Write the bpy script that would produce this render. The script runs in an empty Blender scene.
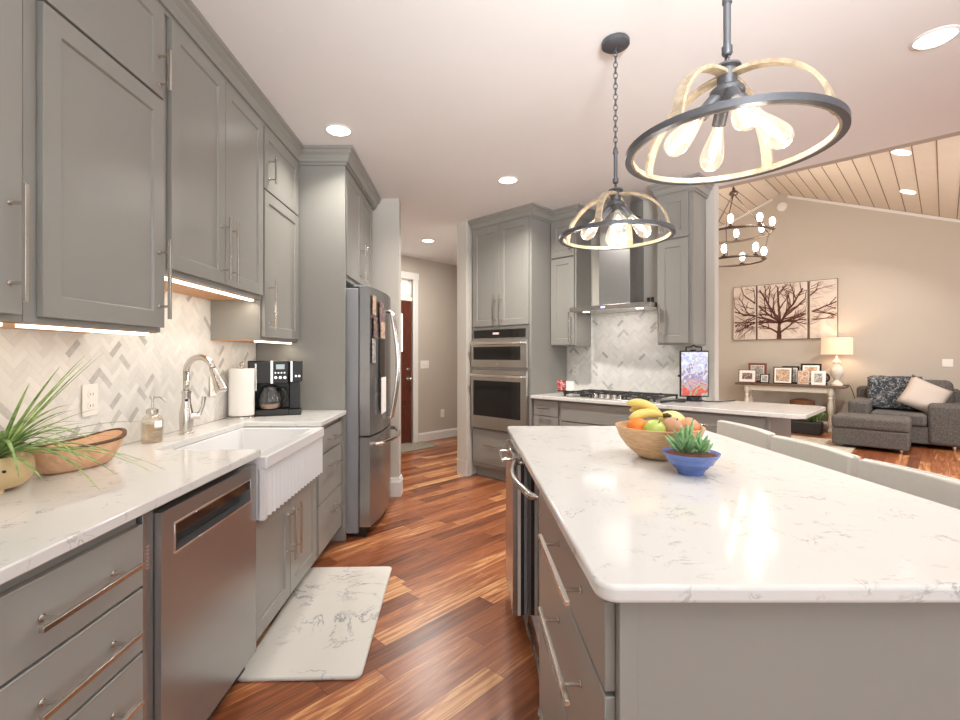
import bpy, bmesh, math, random
from mathutils import Vector, Matrix
random.seed(7)
sc = bpy.context.scene
PI = math.pi
S2 = math.sqrt(2)

# ------------------------------------------------------------------ camera
F = 478.0                                   # focal length in pixels of a 960 px wide frame
cam_d = bpy.data.cameras.new('camera')
cam = bpy.data.objects.new('camera', cam_d)
sc.collection.objects.link(cam)
cam.location = (0, 0, 1.30)
cam.rotation_euler = (PI / 2, 0, 0)
cam_d.sensor_width = 36.0
cam_d.lens = F / 960 * 36
cam_d.shift_x = 14 / 960
cam_d.shift_y = -5 / 960
cam_d.clip_start = 0.02
sc.camera = cam

# ------------------------------------------------------------------ world, exposure
w = bpy.data.worlds.new('world')
sc.world = w
w.use_nodes = True
bg = w.node_tree.nodes['Background']
bg.inputs[0].default_value = (0.95, 0.98, 1.0, 1)
bg.inputs[1].default_value = 0.7
sc.view_settings.view_transform = 'Standard'
sc.view_settings.look = 'None'
sc.view_settings.gamma = 1
sc.view_settings.use_curve_mapping = False
sc.view_settings.exposure = 0.22
sc.cycles.use_denoising = True
sc.cycles.max_bounces = 8
sc.cycles.diffuse_bounces = 5
sc.cycles.sample_clamp_indirect = 4


def area(name, loc, aim, size, power, col=(1, 1, 1), sy=None, shape='RECTANGLE', spread=PI):
    d = bpy.data.lights.new(name, 'AREA')
    d.energy = power
    d.color = col
    d.shape = shape
    d.size = size
    if shape in ('RECTANGLE', 'ELLIPSE'):
        d.size_y = sy or size
    d.spread = spread
    o = bpy.data.objects.new(name, d)
    sc.collection.objects.link(o)
    o.location = loc
    o.rotation_euler = (Vector(aim) - Vector(loc)).to_track_quat('-Z', 'Y').to_euler()
    return o


def uv(u, v, z=0):
    return ((u + v) / S2, (v - u) / S2, z)


WARM = (1.0, 0.86, 0.70)
# fill light added behind the camera; daylight from a window to the right
area('fill_rear', (0.9, -2.3, 1.5), (0.5, 2.5, 2.1), 3.6, 34, (0.95, 0.98, 1.0), 2.0)
area('daylight_right', (4.25, -0.4, 1.5), (0, 0.6, 1.2), 2.2, 26, (0.86, 0.91, 1.0), 1.7)
# unseen fill lamp, added and aimed upward to brighten the ceiling
area('ceiling_fill', (0.4, -1.2, 1.85), (0.55, -0.05, 2.74), 0.6, 74, (0.92, 0.965, 1.0), 0.6, spread=math.radians(84))
area('fill_living', uv(1.6, 7.2, 1.7), uv(-3, 8.5, 1.5), 3.0, 120, (1.0, 0.985, 0.97), 2.0)  # added fill for the living room; the wall behind it has no window

# ------------------------------------------------------------------ materials
MATS = {}


def new_mat(name):
    m = bpy.data.materials.new(name)
    m.use_nodes = True
    MATS[name] = m
    return m, m.node_tree, m.node_tree.nodes['Principled BSDF']


def lin(c):
    return tuple((x / 12.92 if x <= 0.04045 else ((x + 0.055) / 1.055) ** 2.4) for x in c)


def rgb(r, g, b):
    return lin((r / 255, g / 255, b / 255)) + (1,)


def N(nt, t, **k):
    n = nt.nodes.new(t)
    for a, b in k.items():
        if a.startswith('i_'):
            key = a[2:]
            key = int(key) if key.isdigit() else key.replace('_', ' ')
            n.inputs[key].default_value = b
        else:
            setattr(n, a, b)
    return n


def L(nt, a, b):
    nt.links.new(a, b)


def plain(name, col, rough=0.5, metal=0.0, noise=0.04, scale=6, bump=0.0, bscale=200, coat=0, emit=None, es=0, stretch=(1, 1, 1), spec=0.5, alpha=None):
    """Principled material with a faint procedural variation of its colour and an optional grain bump."""
    m, nt, p = new_mat(name)
    tc = N(nt, 'ShaderNodeTexCoord')
    mp = N(nt, 'ShaderNodeMapping')
    mp.inputs['Scale'].default_value = stretch
    L(nt, tc.outputs['Object'], mp.inputs[0])
    nz = N(nt, 'ShaderNodeTexNoise', i_Scale=scale, i_Detail=4.0)
    L(nt, mp.outputs[0], nz.inputs['Vector'])
    mx = N(nt, 'ShaderNodeMix', data_type='RGBA')
    c = col
    mx.inputs[6].default_value = tuple(max(0, x * (1 - noise)) for x in c[:3]) + (1,)
    mx.inputs[7].default_value = tuple(min(1, x * (1 + noise)) for x in c[:3]) + (1,)
    L(nt, nz.outputs[0], mx.inputs[0])
    L(nt, mx.outputs[2], p.inputs['Base Color'])
    p.inputs['Roughness'].default_value = rough
    p.inputs['Metallic'].default_value = metal
    p.inputs['Specular IOR Level'].default_value = spec
    p.inputs['Coat Weight'].default_value = coat
    if emit:
        p.inputs['Emission Color'].default_value = emit
        p.inputs['Emission Strength'].default_value = es
    if bump:
        n2 = N(nt, 'ShaderNodeTexNoise', i_Scale=bscale, i_Detail=3.0)
        L(nt, mp.outputs[0], n2.inputs['Vector'])
        bp = N(nt, 'ShaderNodeBump', i_Strength=bump, i_Distance=0.002)
        L(nt, n2.outputs[0], bp.inputs['Height'])
        L(nt, bp.outputs[0], p.inputs['Normal'])
    return m


def ramp(nt, stops, interp='LINEAR'):
    r = N(nt, 'ShaderNodeValToRGB')
    cr = r.color_ramp
    cr.interpolation = interp
    while len(cr.elements) < len(stops):
        cr.elements.new(0.5)
    for e, (p, c) in zip(cr.elements, stops):
        e.position = p
        e.color = c
    return r


def math_node(nt, op, a, b=None):
    n = N(nt, 'ShaderNodeMath', operation=op)
    for i, x in enumerate((a, b)):
        if x is None:
            continue
        if isinstance(x, (int, float)):
            n.inputs[i].default_value = x
        else:
            L(nt, x, n.inputs[i])
    return n.outputs[0]


def floor_mat():
    m, nt, p = new_mat('acacia_planks')
    tc = N(nt, 'ShaderNodeTexCoord')
    mp = N(nt, 'ShaderNodeMapping')
    mp.inputs['Rotation'].default_value = (0, 0, PI / 4)     # x -> across planks (u), y -> along planks (v)
    L(nt, tc.outputs['Object'], mp.inputs[0])
    sp = N(nt, 'ShaderNodeSeparateXYZ')
    L(nt, mp.outputs[0], sp.inputs[0])
    W, LEN = 0.104, 0.95
    ux = math_node(nt, 'DIVIDE', sp.outputs[0], W)
    row = math_node(nt, 'FLOOR', ux)
    fu = math_node(nt, 'FRACT', ux)
    wn = N(nt, 'ShaderNodeTexWhiteNoise', noise_dimensions='1D')
    L(nt, row, wn.inputs['W'])
    vy = math_node(nt, 'ADD', math_node(nt, 'DIVIDE', sp.outputs[1], LEN), math_node(nt, 'MULTIPLY', wn.outputs[0], 7.31))
    col = math_node(nt, 'FLOOR', vy)
    fv = math_node(nt, 'FRACT', vy)
    cb = N(nt, 'ShaderNodeCombineXYZ')
    L(nt, row, cb.inputs[0])
    L(nt, col, cb.inputs[1])
    w2 = N(nt, 'ShaderNodeTexWhiteNoise', noise_dimensions='3D')
    L(nt, cb.outputs[0], w2.inputs['Vector'])
    # grain: each plank samples its own stretch of a long noise
    off = N(nt, 'ShaderNodeVectorMath', operation='SCALE')
    L(nt, w2.outputs['Color'], off.inputs[0])
    off.inputs['Scale'].default_value = 30
    ad = N(nt, 'ShaderNodeVectorMath', operation='ADD')
    sc_ = N(nt, 'ShaderNodeVectorMath', operation='MULTIPLY')
    L(nt, mp.outputs[0], sc_.inputs[0])
    sc_.inputs[1].default_value = (13, 0.9, 1)
    L(nt, sc_.outputs[0], ad.inputs[0])
    L(nt, off.outputs[0], ad.inputs[1])
    g1 = N(nt, 'ShaderNodeTexNoise', i_Scale=1.2, i_Detail=7.0, i_Roughness=0.66, i_Distortion=2.4)
    L(nt, ad.outputs[0], g1.inputs['Vector'])
    sc2 = N(nt, 'ShaderNodeVectorMath', operation='MULTIPLY')
    L(nt, ad.outputs[0], sc2.inputs[0])
    sc2.inputs[1].default_value = (7, 2.2, 1)
    g2 = N(nt, 'ShaderNodeTexNoise', i_Scale=1.0, i_Detail=4.0)
    L(nt, sc2.outputs[0], g2.inputs['Vector'])
    t = math_node(nt, 'ADD', math_node(nt, 'MULTIPLY', w2.outputs[0], 0.30), math_node(nt, 'MULTIPLY', g1.outputs[0], 0.74))
    t = math_node(nt, 'ADD', t, math_node(nt, 'MULTIPLY', math_node(nt, 'SUBTRACT', g2.outputs[0], 0.1), 0.22))
    r = ramp(nt, [(0.34, rgb(68, 38, 24)), (0.45, rgb(108, 60, 36)), (0.59, rgb(142, 82, 50)), (0.70, rgb(164, 102, 64)), (0.76, rgb(196, 138, 90)), (0.87, rgb(222, 178, 130))])
    L(nt, t, r.inputs[0])
    # dark joints
    def edge(f, wd):
        a = math_node(nt, 'LESS_THAN', f, wd)
        b = math_node(nt, 'GREATER_THAN', f, 1 - wd)
        return math_node(nt, 'MAXIMUM', a, b)
    e = math_node(nt, 'MAXIMUM', edge(fu, 0.010), edge(fv, 0.0014))
    mx = N(nt, 'ShaderNodeMix', data_type='RGBA')
    L(nt, math_node(nt, 'MULTIPLY', e, 0.8), mx.inputs[0])
    L(nt, r.outputs[0], mx.inputs[6])
    mx.inputs[7].default_value = rgb(62, 34, 20)
    L(nt, mx.outputs[2], p.inputs['Base Color'])
    p.inputs['Roughness'].default_value = 0.3
    bp = N(nt, 'ShaderNodeBump', i_Strength=0.12, i_Distance=0.002)
    L(nt, g2.outputs[0], bp.inputs['Height'])
    L(nt, bp.outputs[0], p.inputs['Normal'])
    return m


def quartz_mat(name, base, vein, amount=0.5, scale=5.0, rough=0.12, sharp=0.03, fl=0.5):
    m, nt, p = new_mat(name)
    tc = N(nt, 'ShaderNodeTexCoord')
    a = N(nt, 'ShaderNodeTexNoise', i_Scale=scale, i_Detail=8.0, i_Roughness=0.62, i_Distortion=1.4)
    L(nt, tc.outputs['Object'], a.inputs['Vector'])
    d = math_node(nt, 'ABSOLUTE', math_node(nt, 'SUBTRACT', a.outputs[0], 0.5))
    r1 = ramp(nt, [(0.0, (1, 1, 1, 1)), (sharp, (0, 0, 0, 1))])
    L(nt, d, r1.inputs[0])
    b = N(nt, 'ShaderNodeTexNoise', i_Scale=scale * 1.7, i_Detail=3.0)
    L(nt, tc.outputs['Object'], b.inputs['Vector'])
    r2 = ramp(nt, [(fl, (0, 0, 0, 1)), (fl + 0.14, (1, 1, 1, 1))])
    L(nt, b.outputs[0], r2.inputs[0])
    k = math_node(nt, 'MULTIPLY', math_node(nt, 'MULTIPLY', r1.outputs[0], r2.outputs[0]), amount)
    mx = N(nt, 'ShaderNodeMix', data_type='RGBA')
    L(nt, k, mx.inputs[0])
    mx.inputs[6].default_value = base
    mx.inputs[7].default_value = vein
    L(nt, mx.outputs[2], p.inputs['Base Color'])
    p.inputs['Roughness'].default_value = rough
    return m


def tile_mat():
    m, nt, p = new_mat('marble_tiles')
    at = N(nt, 'ShaderNodeAttribute', attribute_name='tone')
    tc = N(nt, 'ShaderNodeTexCoord')
    a = N(nt, 'ShaderNodeTexNoise', i_Scale=22.0, i_Detail=5.0, i_Distortion=1.0)
    L(nt, tc.outputs['Object'], a.inputs['Vector'])
    t = math_node(nt, 'ADD', at.outputs['Fac'], math_node(nt, 'MULTIPLY', math_node(nt, 'SUBTRACT', a.outputs[0], 0.5), 0.25))
    r = ramp(nt, [(0.0, rgb(176, 174, 170)), (0.16, rgb(204, 202, 197)), (0.4, rgb(220, 218, 213)), (1.0, rgb(234, 232, 227))])
    L(nt, t, r.inputs[0])
    L(nt, r.outputs[0], p.inputs['Base Color'])
    p.inputs['Roughness'].default_value = 0.3
    return m


def grain_mat(name, c1, c2, stretch=(2, 2, 30), rough=0.5, scale=3):
    m, nt, p = new_mat(name)
    tc = N(nt, 'ShaderNodeTexCoord')
    mp = N(nt, 'ShaderNodeMapping')
    mp.inputs['Scale'].default_value = stretch
    L(nt, tc.outputs['Object'], mp.inputs[0])
    a = N(nt, 'ShaderNodeTexNoise', i_Scale=scale, i_Detail=6.0, i_Distortion=0.6)
    L(nt, mp.outputs[0], a.inputs['Vector'])
    r = ramp(nt, [(0.3, c1), (0.7, c2)])
    L(nt, a.outputs[0], r.inputs[0])
    L(nt, r.outputs[0], p.inputs['Base Color'])
    p.inputs['Roughness'].default_value = rough
    return m


def blotch_mat(name, cols, scale=12, rough=0.5, emit=0, dist=1.5):
    m, nt, p = new_mat(name)
    tc = N(nt, 'ShaderNodeTexCoord')
    a = N(nt, 'ShaderNodeTexNoise', i_Scale=scale, i_Detail=3.0, i_Distortion=dist)
    L(nt, tc.outputs['Object'], a.inputs['Vector'])
    n = len(cols)
    r = ramp(nt, [(0.34 + 0.32 * i / (n - 1), c) for i, c in enumerate(cols)])
    L(nt, a.outputs[0], r.inputs[0])
    L(nt, r.outputs[0], p.inputs['Base Color'])
    p.inputs['Roughness'].default_value = rough
    if emit:
        L(nt, r.outputs[0], p.inputs['Emission Color'])
        p.inputs['Emission Strength'].default_value = emit
    return m


def glow(name, col, s):
    m, nt, p = new_mat(name)
    p.inputs['Base Color'].default_value = (0.8, 0.8, 0.8, 1)
    p.inputs['Emission Color'].default_value = col
    p.inputs['Emission Strength'].default_value = s
    return m


def clear_glass(name, tint=(1, 1, 1, 1), fac=0.12, rough=0.02, emit=0):
    m, nt, p = new_mat(name)
    nt.nodes.remove(p)
    out = nt.nodes['Material Output']
    tr = N(nt, 'ShaderNodeBsdfTransparent')
    tr.inputs[0].default_value = tint
    gl = N(nt, 'ShaderNodeBsdfGlossy')
    gl.inputs['Roughness'].default_value = rough
    lw = N(nt, 'ShaderNodeLayerWeight', i_Blend=0.35)
    f = math_node(nt, 'ADD', math_node(nt, 'MULTIPLY', lw.outputs['Facing'], 0.55), fac * 0.5)
    mx = N(nt, 'ShaderNodeMixShader')
    L(nt, f, mx.inputs[0])
    L(nt, tr.outputs[0], mx.inputs[1])
    L(nt, gl.outputs[0], mx.inputs[2])
    if emit:
        em = N(nt, 'ShaderNodeEmission', i_Strength=emit)
        em.inputs[0].default_value = (1, 0.82, 0.6, 1)
        ads = N(nt, 'ShaderNodeAddShader')
        L(nt, mx.outputs[0], ads.inputs[0])
        L(nt, em.outputs[0], ads.inputs[1])
        L(nt, ads.outputs[0], out.inputs[0])
    else:
        L(nt, mx.outputs[0], out.inputs[0])
    return m


GREY = plain('grey_paint', rgb(145, 143, 137), 0.33, noise=0.02)
GREYD = plain('grey_paint_interior', rgb(120, 118, 113), 0.5)
WALL = plain('wall_paint_light', rgb(204, 199, 190), 0.8, noise=0.015, bump=0.15, bscale=260)
WALLB = plain('wall_paint_beige', rgb(194, 184, 172), 0.8, noise=0.015, bump=0.15, bscale=260)
CEIL = plain('ceiling_paint', rgb(236, 233, 231), 0.9, noise=0.015, bump=0.25, bscale=120)
WHITE = plain('white_trim_paint', rgb(232, 229, 224), 0.45, noise=0.01)
PORC = plain('white_fireclay', rgb(232, 232, 233), 0.12, noise=0.01)
PLASTIC = plain('white_plastic', rgb(240, 237, 230), 0.35, noise=0.01)
FLOOR = floor_mat()
QUARTZ = quartz_mat('white_quartz', rgb(224, 223, 220), rgb(130, 128, 125), 0.65, 9.0, 0.10, 0.02, 0.5)
MATM = quartz_mat('marble_print_mat', rgb(212, 208, 200), rgb(110, 112, 122), 0.9, 2.4, 0.45, 0.014, 0.44)
TILE = tile_mat()
GROUT = plain('grout', rgb(236, 233, 227), 0.8)
STEEL = plain('brushed_stainless', (0.56, 0.54, 0.51, 1), 0.25, 1.0, noise=0.06, scale=3, stretch=(60, 60, 1), bump=0.03, bscale=30)
STEELD = plain('dark_stainless', (0.36, 0.355, 0.35, 1), 0.27, 0.78, noise=0.05, scale=3, stretch=(60, 60, 1))
NICKEL = plain('brushed_nickel', (0.66, 0.62, 0.57, 1), 0.24, 1.0, noise=0.05)
CHROME = plain('bright_nickel', (0.8, 0.78, 0.75, 1), 0.12, 1.0, noise=0.02)
BLACK = plain('black_plastic', rgb(26, 23, 22), 0.35)
BLACKG = plain('black_glass', rgb(30, 28, 28), 0.06, noise=0.1)
IRON = plain('cast_iron', rgb(46, 44, 44), 0.55, noise=0.1)
FRIDGESIDE = plain('grey_fridge_side', rgb(140, 142, 145), 0.45, noise=0.02, bump=0.2, bscale=500)
LED = glow('led_strip', (1.0, 0.9, 0.76, 1), 3.0)
LENS = glow('lamp_lens', (1.0, 0.97, 0.92, 1), 5)
UNDER = grain_mat('maple_underside', rgb(196, 140, 92), rgb(214, 164, 116), (3, 20, 3), 0.5)
PEWTER = plain('weathered_grey_metal', rgb(92, 93, 97), 0.45, 0.5, noise=0.15, scale=30, bump=0.3, bscale=60)
PALEWOOD = grain_mat('driftwood', rgb(140, 124, 102), rgb(190, 172, 146), (30, 30, 30), 0.6, 1.2)
BULB = clear_glass('bulb_glass', (1, 0.98, 0.94, 1), 0.1, 0.02, 0.25)
FILAM = glow('filament_glow', (1.0, 0.88, 0.72, 1), 9)
GLASS = clear_glass('clear_glass', (0.95, 0.96, 0.95, 1), 0.14)
DARKTINT = plain('tinted_glass_door', rgb(46, 30, 24), 0.05, noise=0.2)
BOWLW = grain_mat('turned_wood', rgb(186, 144, 104), rgb(216, 180, 136), (8, 8, 40), 0.5)
BOWLIN = grain_mat('carved_wood', rgb(206, 158, 122), rgb(230, 190, 154), (20, 6, 8), 0.6)
BARK = plain('bark_rim', rgb(96, 66, 50), 0.8, noise=0.4, scale=60, bump=0.8)
TANPOT = plain('tan_glazed_pot', rgb(206, 178, 134), 0.35, noise=0.12, scale=40)
LEAF = grain_mat('strap_leaf', rgb(84, 118, 56), rgb(166, 190, 118), (10, 10, 10), 0.5)
SUCC = grain_mat('succulent', rgb(84, 130, 84), rgb(150, 190, 130), (25, 25, 25), 0.45)
SOIL = plain('bark_mulch', rgb(92, 54, 42), 0.9, noise=0.7, scale=90, bump=1.0, bscale=90)
BLUE = plain('blue_glaze', rgb(92, 114, 172), 0.15, noise=0.18, scale=20)
FABRIC = plain('grey_linen', rgb(200, 196, 188), 0.9, noise=0.05, scale=60, bump=0.5, bscale=350)
SOFA = blotch_mat('charcoal_tweed', [rgb(62, 59, 57), rgb(88, 84, 81), rgb(122, 116, 111)], 110, 0.95)
THROW = blotch_mat('navy_throw_knit', [rgb(42, 46, 54), rgb(56, 60, 68), rgb(150, 150, 148)], 26, 0.95)
PILLOW = plain('pale_pillow_linen', rgb(196, 184, 174), 0.9, noise=0.05, bump=0.4)
RUGM = blotch_mat('pale_woven_rug', [rgb(168, 156, 142), rgb(196, 186, 172), rgb(178, 166, 150)], 7, 0.95)
HALLRUG = blotch_mat('patterned_rug', [rgb(86, 92, 88), rgb(168, 158, 140), rgb(96, 92, 86), rgb(190, 180, 160)], 14, 0.95, 0, 3)
BEIGEPLANK = plain('ceiling_boards', rgb(222, 208, 192), 0.7, noise=0.05)
GROOVE = plain('board_groove', rgb(120, 100, 86), 0.8)
REDDOOR = grain_mat('mahogany', rgb(78, 36, 26), rgb(104, 52, 38), (12, 12, 2), 0.35)
BROWNTOP = grain_mat('walnut_top', rgb(86, 66, 54), rgb(122, 98, 82), (6, 20, 20), 0.5)
CREAM = plain('distressed_white_paint', rgb(222, 212, 198), 0.6, noise=0.08, scale=30)
SHADE = plain('linen_lampshade', rgb(226, 200, 170), 0.9, noise=0.05, emit=(1.0, 0.74, 0.5, 1), es=0.4)
CANVAS = blotch_mat('pale_panel', [rgb(196, 178, 164), rgb(214, 200, 188), rgb(222, 208, 196)], 3, 0.6)
TREE = plain('rust_brown_paint', rgb(98, 56, 44), 0.6, noise=0.25, scale=30)
BRONZE = plain('dark_bronze', rgb(92, 78, 68), 0.4, 0.5)
PAPER = plain('white_paper', rgb(240, 238, 234), 0.85, noise=0.01, bump=0.2)
def screen_mat():
    m, nt, p = new_mat('display_picture')
    tc = N(nt, 'ShaderNodeTexCoord')
    sp = N(nt, 'ShaderNodeSeparateXYZ')
    L(nt, tc.outputs['Object'], sp.inputs[0])
    a = N(nt, 'ShaderNodeTexNoise', i_Scale=14.0, i_Detail=3.0, i_Distortion=2.0)
    L(nt, tc.outputs['Object'], a.inputs['Vector'])
    t = math_node(nt, 'ADD', math_node(nt, 'MULTIPLY', sp.outputs[2], 2.2), math_node(nt, 'MULTIPLY', math_node(nt, 'SUBTRACT', a.outputs[0], 0.5), 1.5))
    r = ramp(nt, [(0.0, rgb(180, 80, 72)), (0.16, rgb(196, 96, 86)), (0.22, rgb(90, 178, 140)), (0.30, rgb(196, 150, 150)), (0.46, rgb(96, 112, 170)), (0.56, rgb(206, 200, 190)), (0.7, rgb(168, 176, 214)), (0.85, rgb(214, 218, 234))])
    L(nt, t, r.inputs[0])
    L(nt, r.outputs[0], p.inputs['Base Color'])
    L(nt, r.outputs[0], p.inputs['Emission Color'])
    p.inputs['Emission Strength'].default_value = 0.45
    p.inputs['Roughness'].default_value = 0.15
    return m


SCREEN = screen_mat()
AMBER = clear_glass('soap_glass', (0.97, 0.93, 0.86, 1), 0.2)
PHOTO = [blotch_mat('photo_print_%s' % n, c, 40, 0.4) for n, c in (('warm', [rgb(120, 84, 66), rgb(206, 170, 140), rgb(232, 220, 206)]), ('cool', [rgb(84, 84, 90), rgb(160, 156, 150), rgb(226, 222, 216)]), ('mixed', [rgb(150, 70, 60), rgb(70, 74, 90), rgb(216, 190, 160)]))]

# ------------------------------------------------------------------ mesh helpers
ORG = {}


class MB:
    def __init__(s):
        s.bm = bmesh.new()

    def box(s, x0, x1, y0, y1, z0, z1):
        if x0 > x1: x0, x1 = x1, x0
        if y0 > y1: y0, y1 = y1, y0
        if z0 > z1: z0, z1 = z1, z0
        v = [s.bm.verts.new(p) for p in ((x0, y0, z0), (x1, y0, z0), (x1, y1, z0), (x0, y1, z0), (x0, y0, z1), (x1, y0, z1), (x1, y1, z1), (x0, y1, z1))]
        for f in ((0, 3, 2, 1), (4, 5, 6, 7), (0, 1, 5, 4), (1, 2, 6, 5), (2, 3, 7, 6), (3, 0, 4, 7)):
            s.bm.faces.new([v[i] for i in f])
        return s

    def prism(s, poly, z0, z1):
        a = [s.bm.verts.new((x, y, z0)) for x, y in poly]
        b = [s.bm.verts.new((x, y, z1)) for x, y in poly]
        n = len(poly)
        s.bm.faces.new(a[::-1])
        s.bm.faces.new(b)
        for i in range(n):
            s.bm.faces.new((a[i], a[(i + 1) % n], b[(i + 1) % n], b[i]))
        return s

    def extr(s, poly3, d):
        """polygon of 3D points extruded by vector d"""
        d = Vector(d)
        a = [s.bm.verts.new(p) for p in poly3]
        b = [s.bm.verts.new(Vector(p) + d) for p in poly3]
        n = len(poly3)
        s.bm.faces.new(a[::-1])
        s.bm.faces.new(b)
        for i in range(n):
            s.bm.faces.new((a[i], a[(i + 1) % n], b[(i + 1) % n], b[i]))
        return s

    def tube(s, pts, r, seg=10, flat=1.0, up=None, cap=True):
        """round (or flattened) tube along points; r a number or one per point"""
        pts = [Vector(p) for p in pts]
        n = len(pts)
        rs = r if isinstance(r, (list, tuple)) else [r] * n
        rings = []
        prev = None
        for i, p in enumerate(pts):
            t = (pts[min(i + 1, n - 1)] - pts[max(i - 1, 0)]).normalized()
            if prev is None:
                ref = Vector(up) if up else (Vector((0, 0, 1)) if abs(t.z) < 0.9 else Vector((1, 0, 0)))
            else:
                ref = prev
            x = (ref - t * ref.dot(t)).normalized()
            prev = x
            y = t.cross(x)
            rings.append([s.bm.verts.new(p + x * (math.cos(2 * PI * k / seg) * rs[i] * flat) + y * (math.sin(2 * PI * k / seg) * rs[i])) for k in range(seg)])
        for a, b in zip(rings, rings[1:]):
            for k in range(seg):
                s.bm.faces.new((a[k], a[(k + 1) % seg], b[(k + 1) % seg], b[k]))
        if cap:
            s.bm.faces.new(rings[0][::-1])
            s.bm.faces.new(rings[-1])
        return s

    def lathe(s, prof, c=(0, 0, 0), seg=32, axis=None, sx=1, sy=1):
        """profile of (radius, height) turned about z (or another axis)"""
        q = Vector(axis).to_track_quat('Z', 'Y').to_matrix() if axis else Matrix.Identity(3)
        c = Vector(c)
        rings = []
        for r, z in prof:
            if r < 1e-6:
                rings.append([s.bm.verts.new(c + q @ Vector((0, 0, z)))])
            else:
                rings.append([s.bm.verts.new(c + q @ Vector((r * sx * math.cos(2 * PI * k / seg), r * sy * math.sin(2 * PI * k / seg), z))) for k in range(seg)])
        for a, b in zip(rings, rings[1:]):
            if len(a) == 1 and len(b) == 1:
                continue
            for k in range(seg):
                if len(a) == 1:
                    s.bm.faces.new((a[0], b[(k + 1) % seg], b[k]))
                elif len(b) == 1:
                    s.bm.faces.new((a[k], a[(k + 1) % seg], b[0]))
                else:
                    s.bm.faces.new((a[k], a[(k + 1) % seg], b[(k + 1) % seg], b[k]))
        return s

    def cyl(s, p0, p1, r, seg=16, r2=None):
        return s.tube([p0, p1], [r, r2 if r2 is not None else r], seg)

    def ball(s, c, r, seg=20, sq=(1, 1, 1)):
        n = 10
        pr = [(r * math.sin(PI * i / n), -r * math.cos(PI * i / n) * sq[2]) for i in range(n + 1)]
        return s.lathe(pr, c, seg, sx=sq[0], sy=sq[1])

    def torus(s, c, R, r, seg=40, n=8, axis=None, sz=1):
        q = Vector(axis).to_track_quat('Z', 'Y').to_matrix() if axis else Matrix.Identity(3)
        c = Vector(c)
        rings = []
        for i in range(seg):
            a = 2 * PI * i / seg
            rings.append([s.bm.verts.new(c + q @ Vector(((R + r * math.cos(2 * PI * k / n)) * math.cos(a), (R + r * math.cos(2 * PI * k / n)) * math.sin(a), r * sz * math.sin(2 * PI * k / n)))) for k in range(n)])
        for i in range(seg):
            a, b = rings[i], rings[(i + 1) % seg]
            for k in range(n):
                s.bm.faces.new((a[k], b[k], b[(k + 1) % n], a[(k + 1) % n]))
        return s

    def sweep(s, path, prof, side=1):
        """profile (out, z) swept along a 2D path with mitred corners; out is to the right of travel times side"""
        P = [Vector(p) for p in path]
        n = len(P)
        rings = []
        for i in range(n):
            d0 = (P[i] - P[i - 1]).normalized() if i else None
            d1 = (P[i + 1] - P[i]).normalized() if i < n - 1 else None
            if d0 is None: d0 = d1
            if d1 is None: d1 = d0
            n0 = Vector((d0.y, -d0.x)) * side
            n1 = Vector((d1.y, -d1.x)) * side
            mt = (n0 + n1) / (1 + n0.dot(n1))
            rings.append([s.bm.verts.new((P[i].x + mt.x * o, P[i].y + mt.y * o, z)) for o, z in prof])
        k = len(prof)
        for a, b in zip(rings, rings[1:]):
            for j in range(k):
                s.bm.faces.new((a[j], a[(j + 1) % k], b[(j + 1) % k], b[j]))
        s.bm.faces.new(rings[0][::-1])
        s.bm.faces.new(rings[-1])
        return s

    def xf(s, m):
        s.bm.transform(m)
        return s

    def build(s, name, mat, parent=None, bevel=0, smooth=False, rot=0, org=None, subsurf=0, bseg=2):
        bm = s.bm
        bmesh.ops.recalc_face_normals(bm, faces=bm.faces)
        if parent is not None:
            o = ORG[parent.name]
        elif org is not None:
            o = org
        else:
            xs = [v.co.x for v in bm.verts]; ys = [v.co.y for v in bm.verts]; zs = [v.co.z for v in bm.verts]
            o = ((min(xs) + max(xs)) / 2, (min(ys) + max(ys)) / 2, min(zs))
        bmesh.ops.translate(bm, verts=bm.verts, vec=(-o[0], -o[1], -o[2]))
        me = bpy.data.meshes.new(name)
        bm.to_mesh(me)
        bm.free()
        if smooth:
            for p in me.polygons:
                p.use_smooth = True
            if smooth != 'all':
                me.set_sharp_from_angle(angle=math.radians(40))
        me.materials.append(mat)
        ob = bpy.data.objects.new(name, me)
        sc.collection.objects.link(ob)
        ORG[ob.name] = o
        if parent is not None:
            ob.parent = parent
        else:
            ob.location = Matrix.Rotation(rot, 3, 'Z') @ Vector(o)
            ob.rotation_euler = (0, 0, rot)
        if bevel:
            b = ob.modifiers.new('bevel', 'BEVEL')
            b.width = bevel
            b.segments = bseg
            b.limit_method = 'ANGLE'
            b.angle_limit = math.radians(40)
            for p in me.polygons:
                p.use_smooth = True
            if not smooth:
                me.set_sharp_from_angle(angle=math.radians(30))
        if subsurf:
            b = ob.modifiers.new('subdivision', 'SUBSURF')
            b.levels = b.render_levels = subsurf
            for p in me.polygons:
                p.use_smooth = True
        return ob


def thing(name, label, cat, a, b, z=0, rot=0, group=None):
    """an Empty at the thing's base; a, b are coordinates in the frame turned by rot"""
    o = bpy.data.objects.new(name, None)
    sc.collection.objects.link(o)
    o.empty_display_size = 0.1
    o.location = Matrix.Rotation(rot, 3, 'Z') @ Vector((a, b, z))
    o.rotation_euler = (0, 0, rot)
    ORG[o.name] = (a, b, z)
    o['label'] = label
    o['category'] = cat
    if group:
        o['group'] = group
    return o


def tag(o, label, cat, group=None):
    o['label'] = label
    o['category'] = cat
    if group:
        o['group'] = group
    return o


def struct(o):
    o['kind'] = 'structure'
    return o


def copy_tree(o, parent=None):
    c = o.copy()
    sc.collection.objects.link(c)
    if parent is not None:
        c.parent = parent
    for ch in list(o.children):
        copy_tree(ch, c)
    return c


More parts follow.
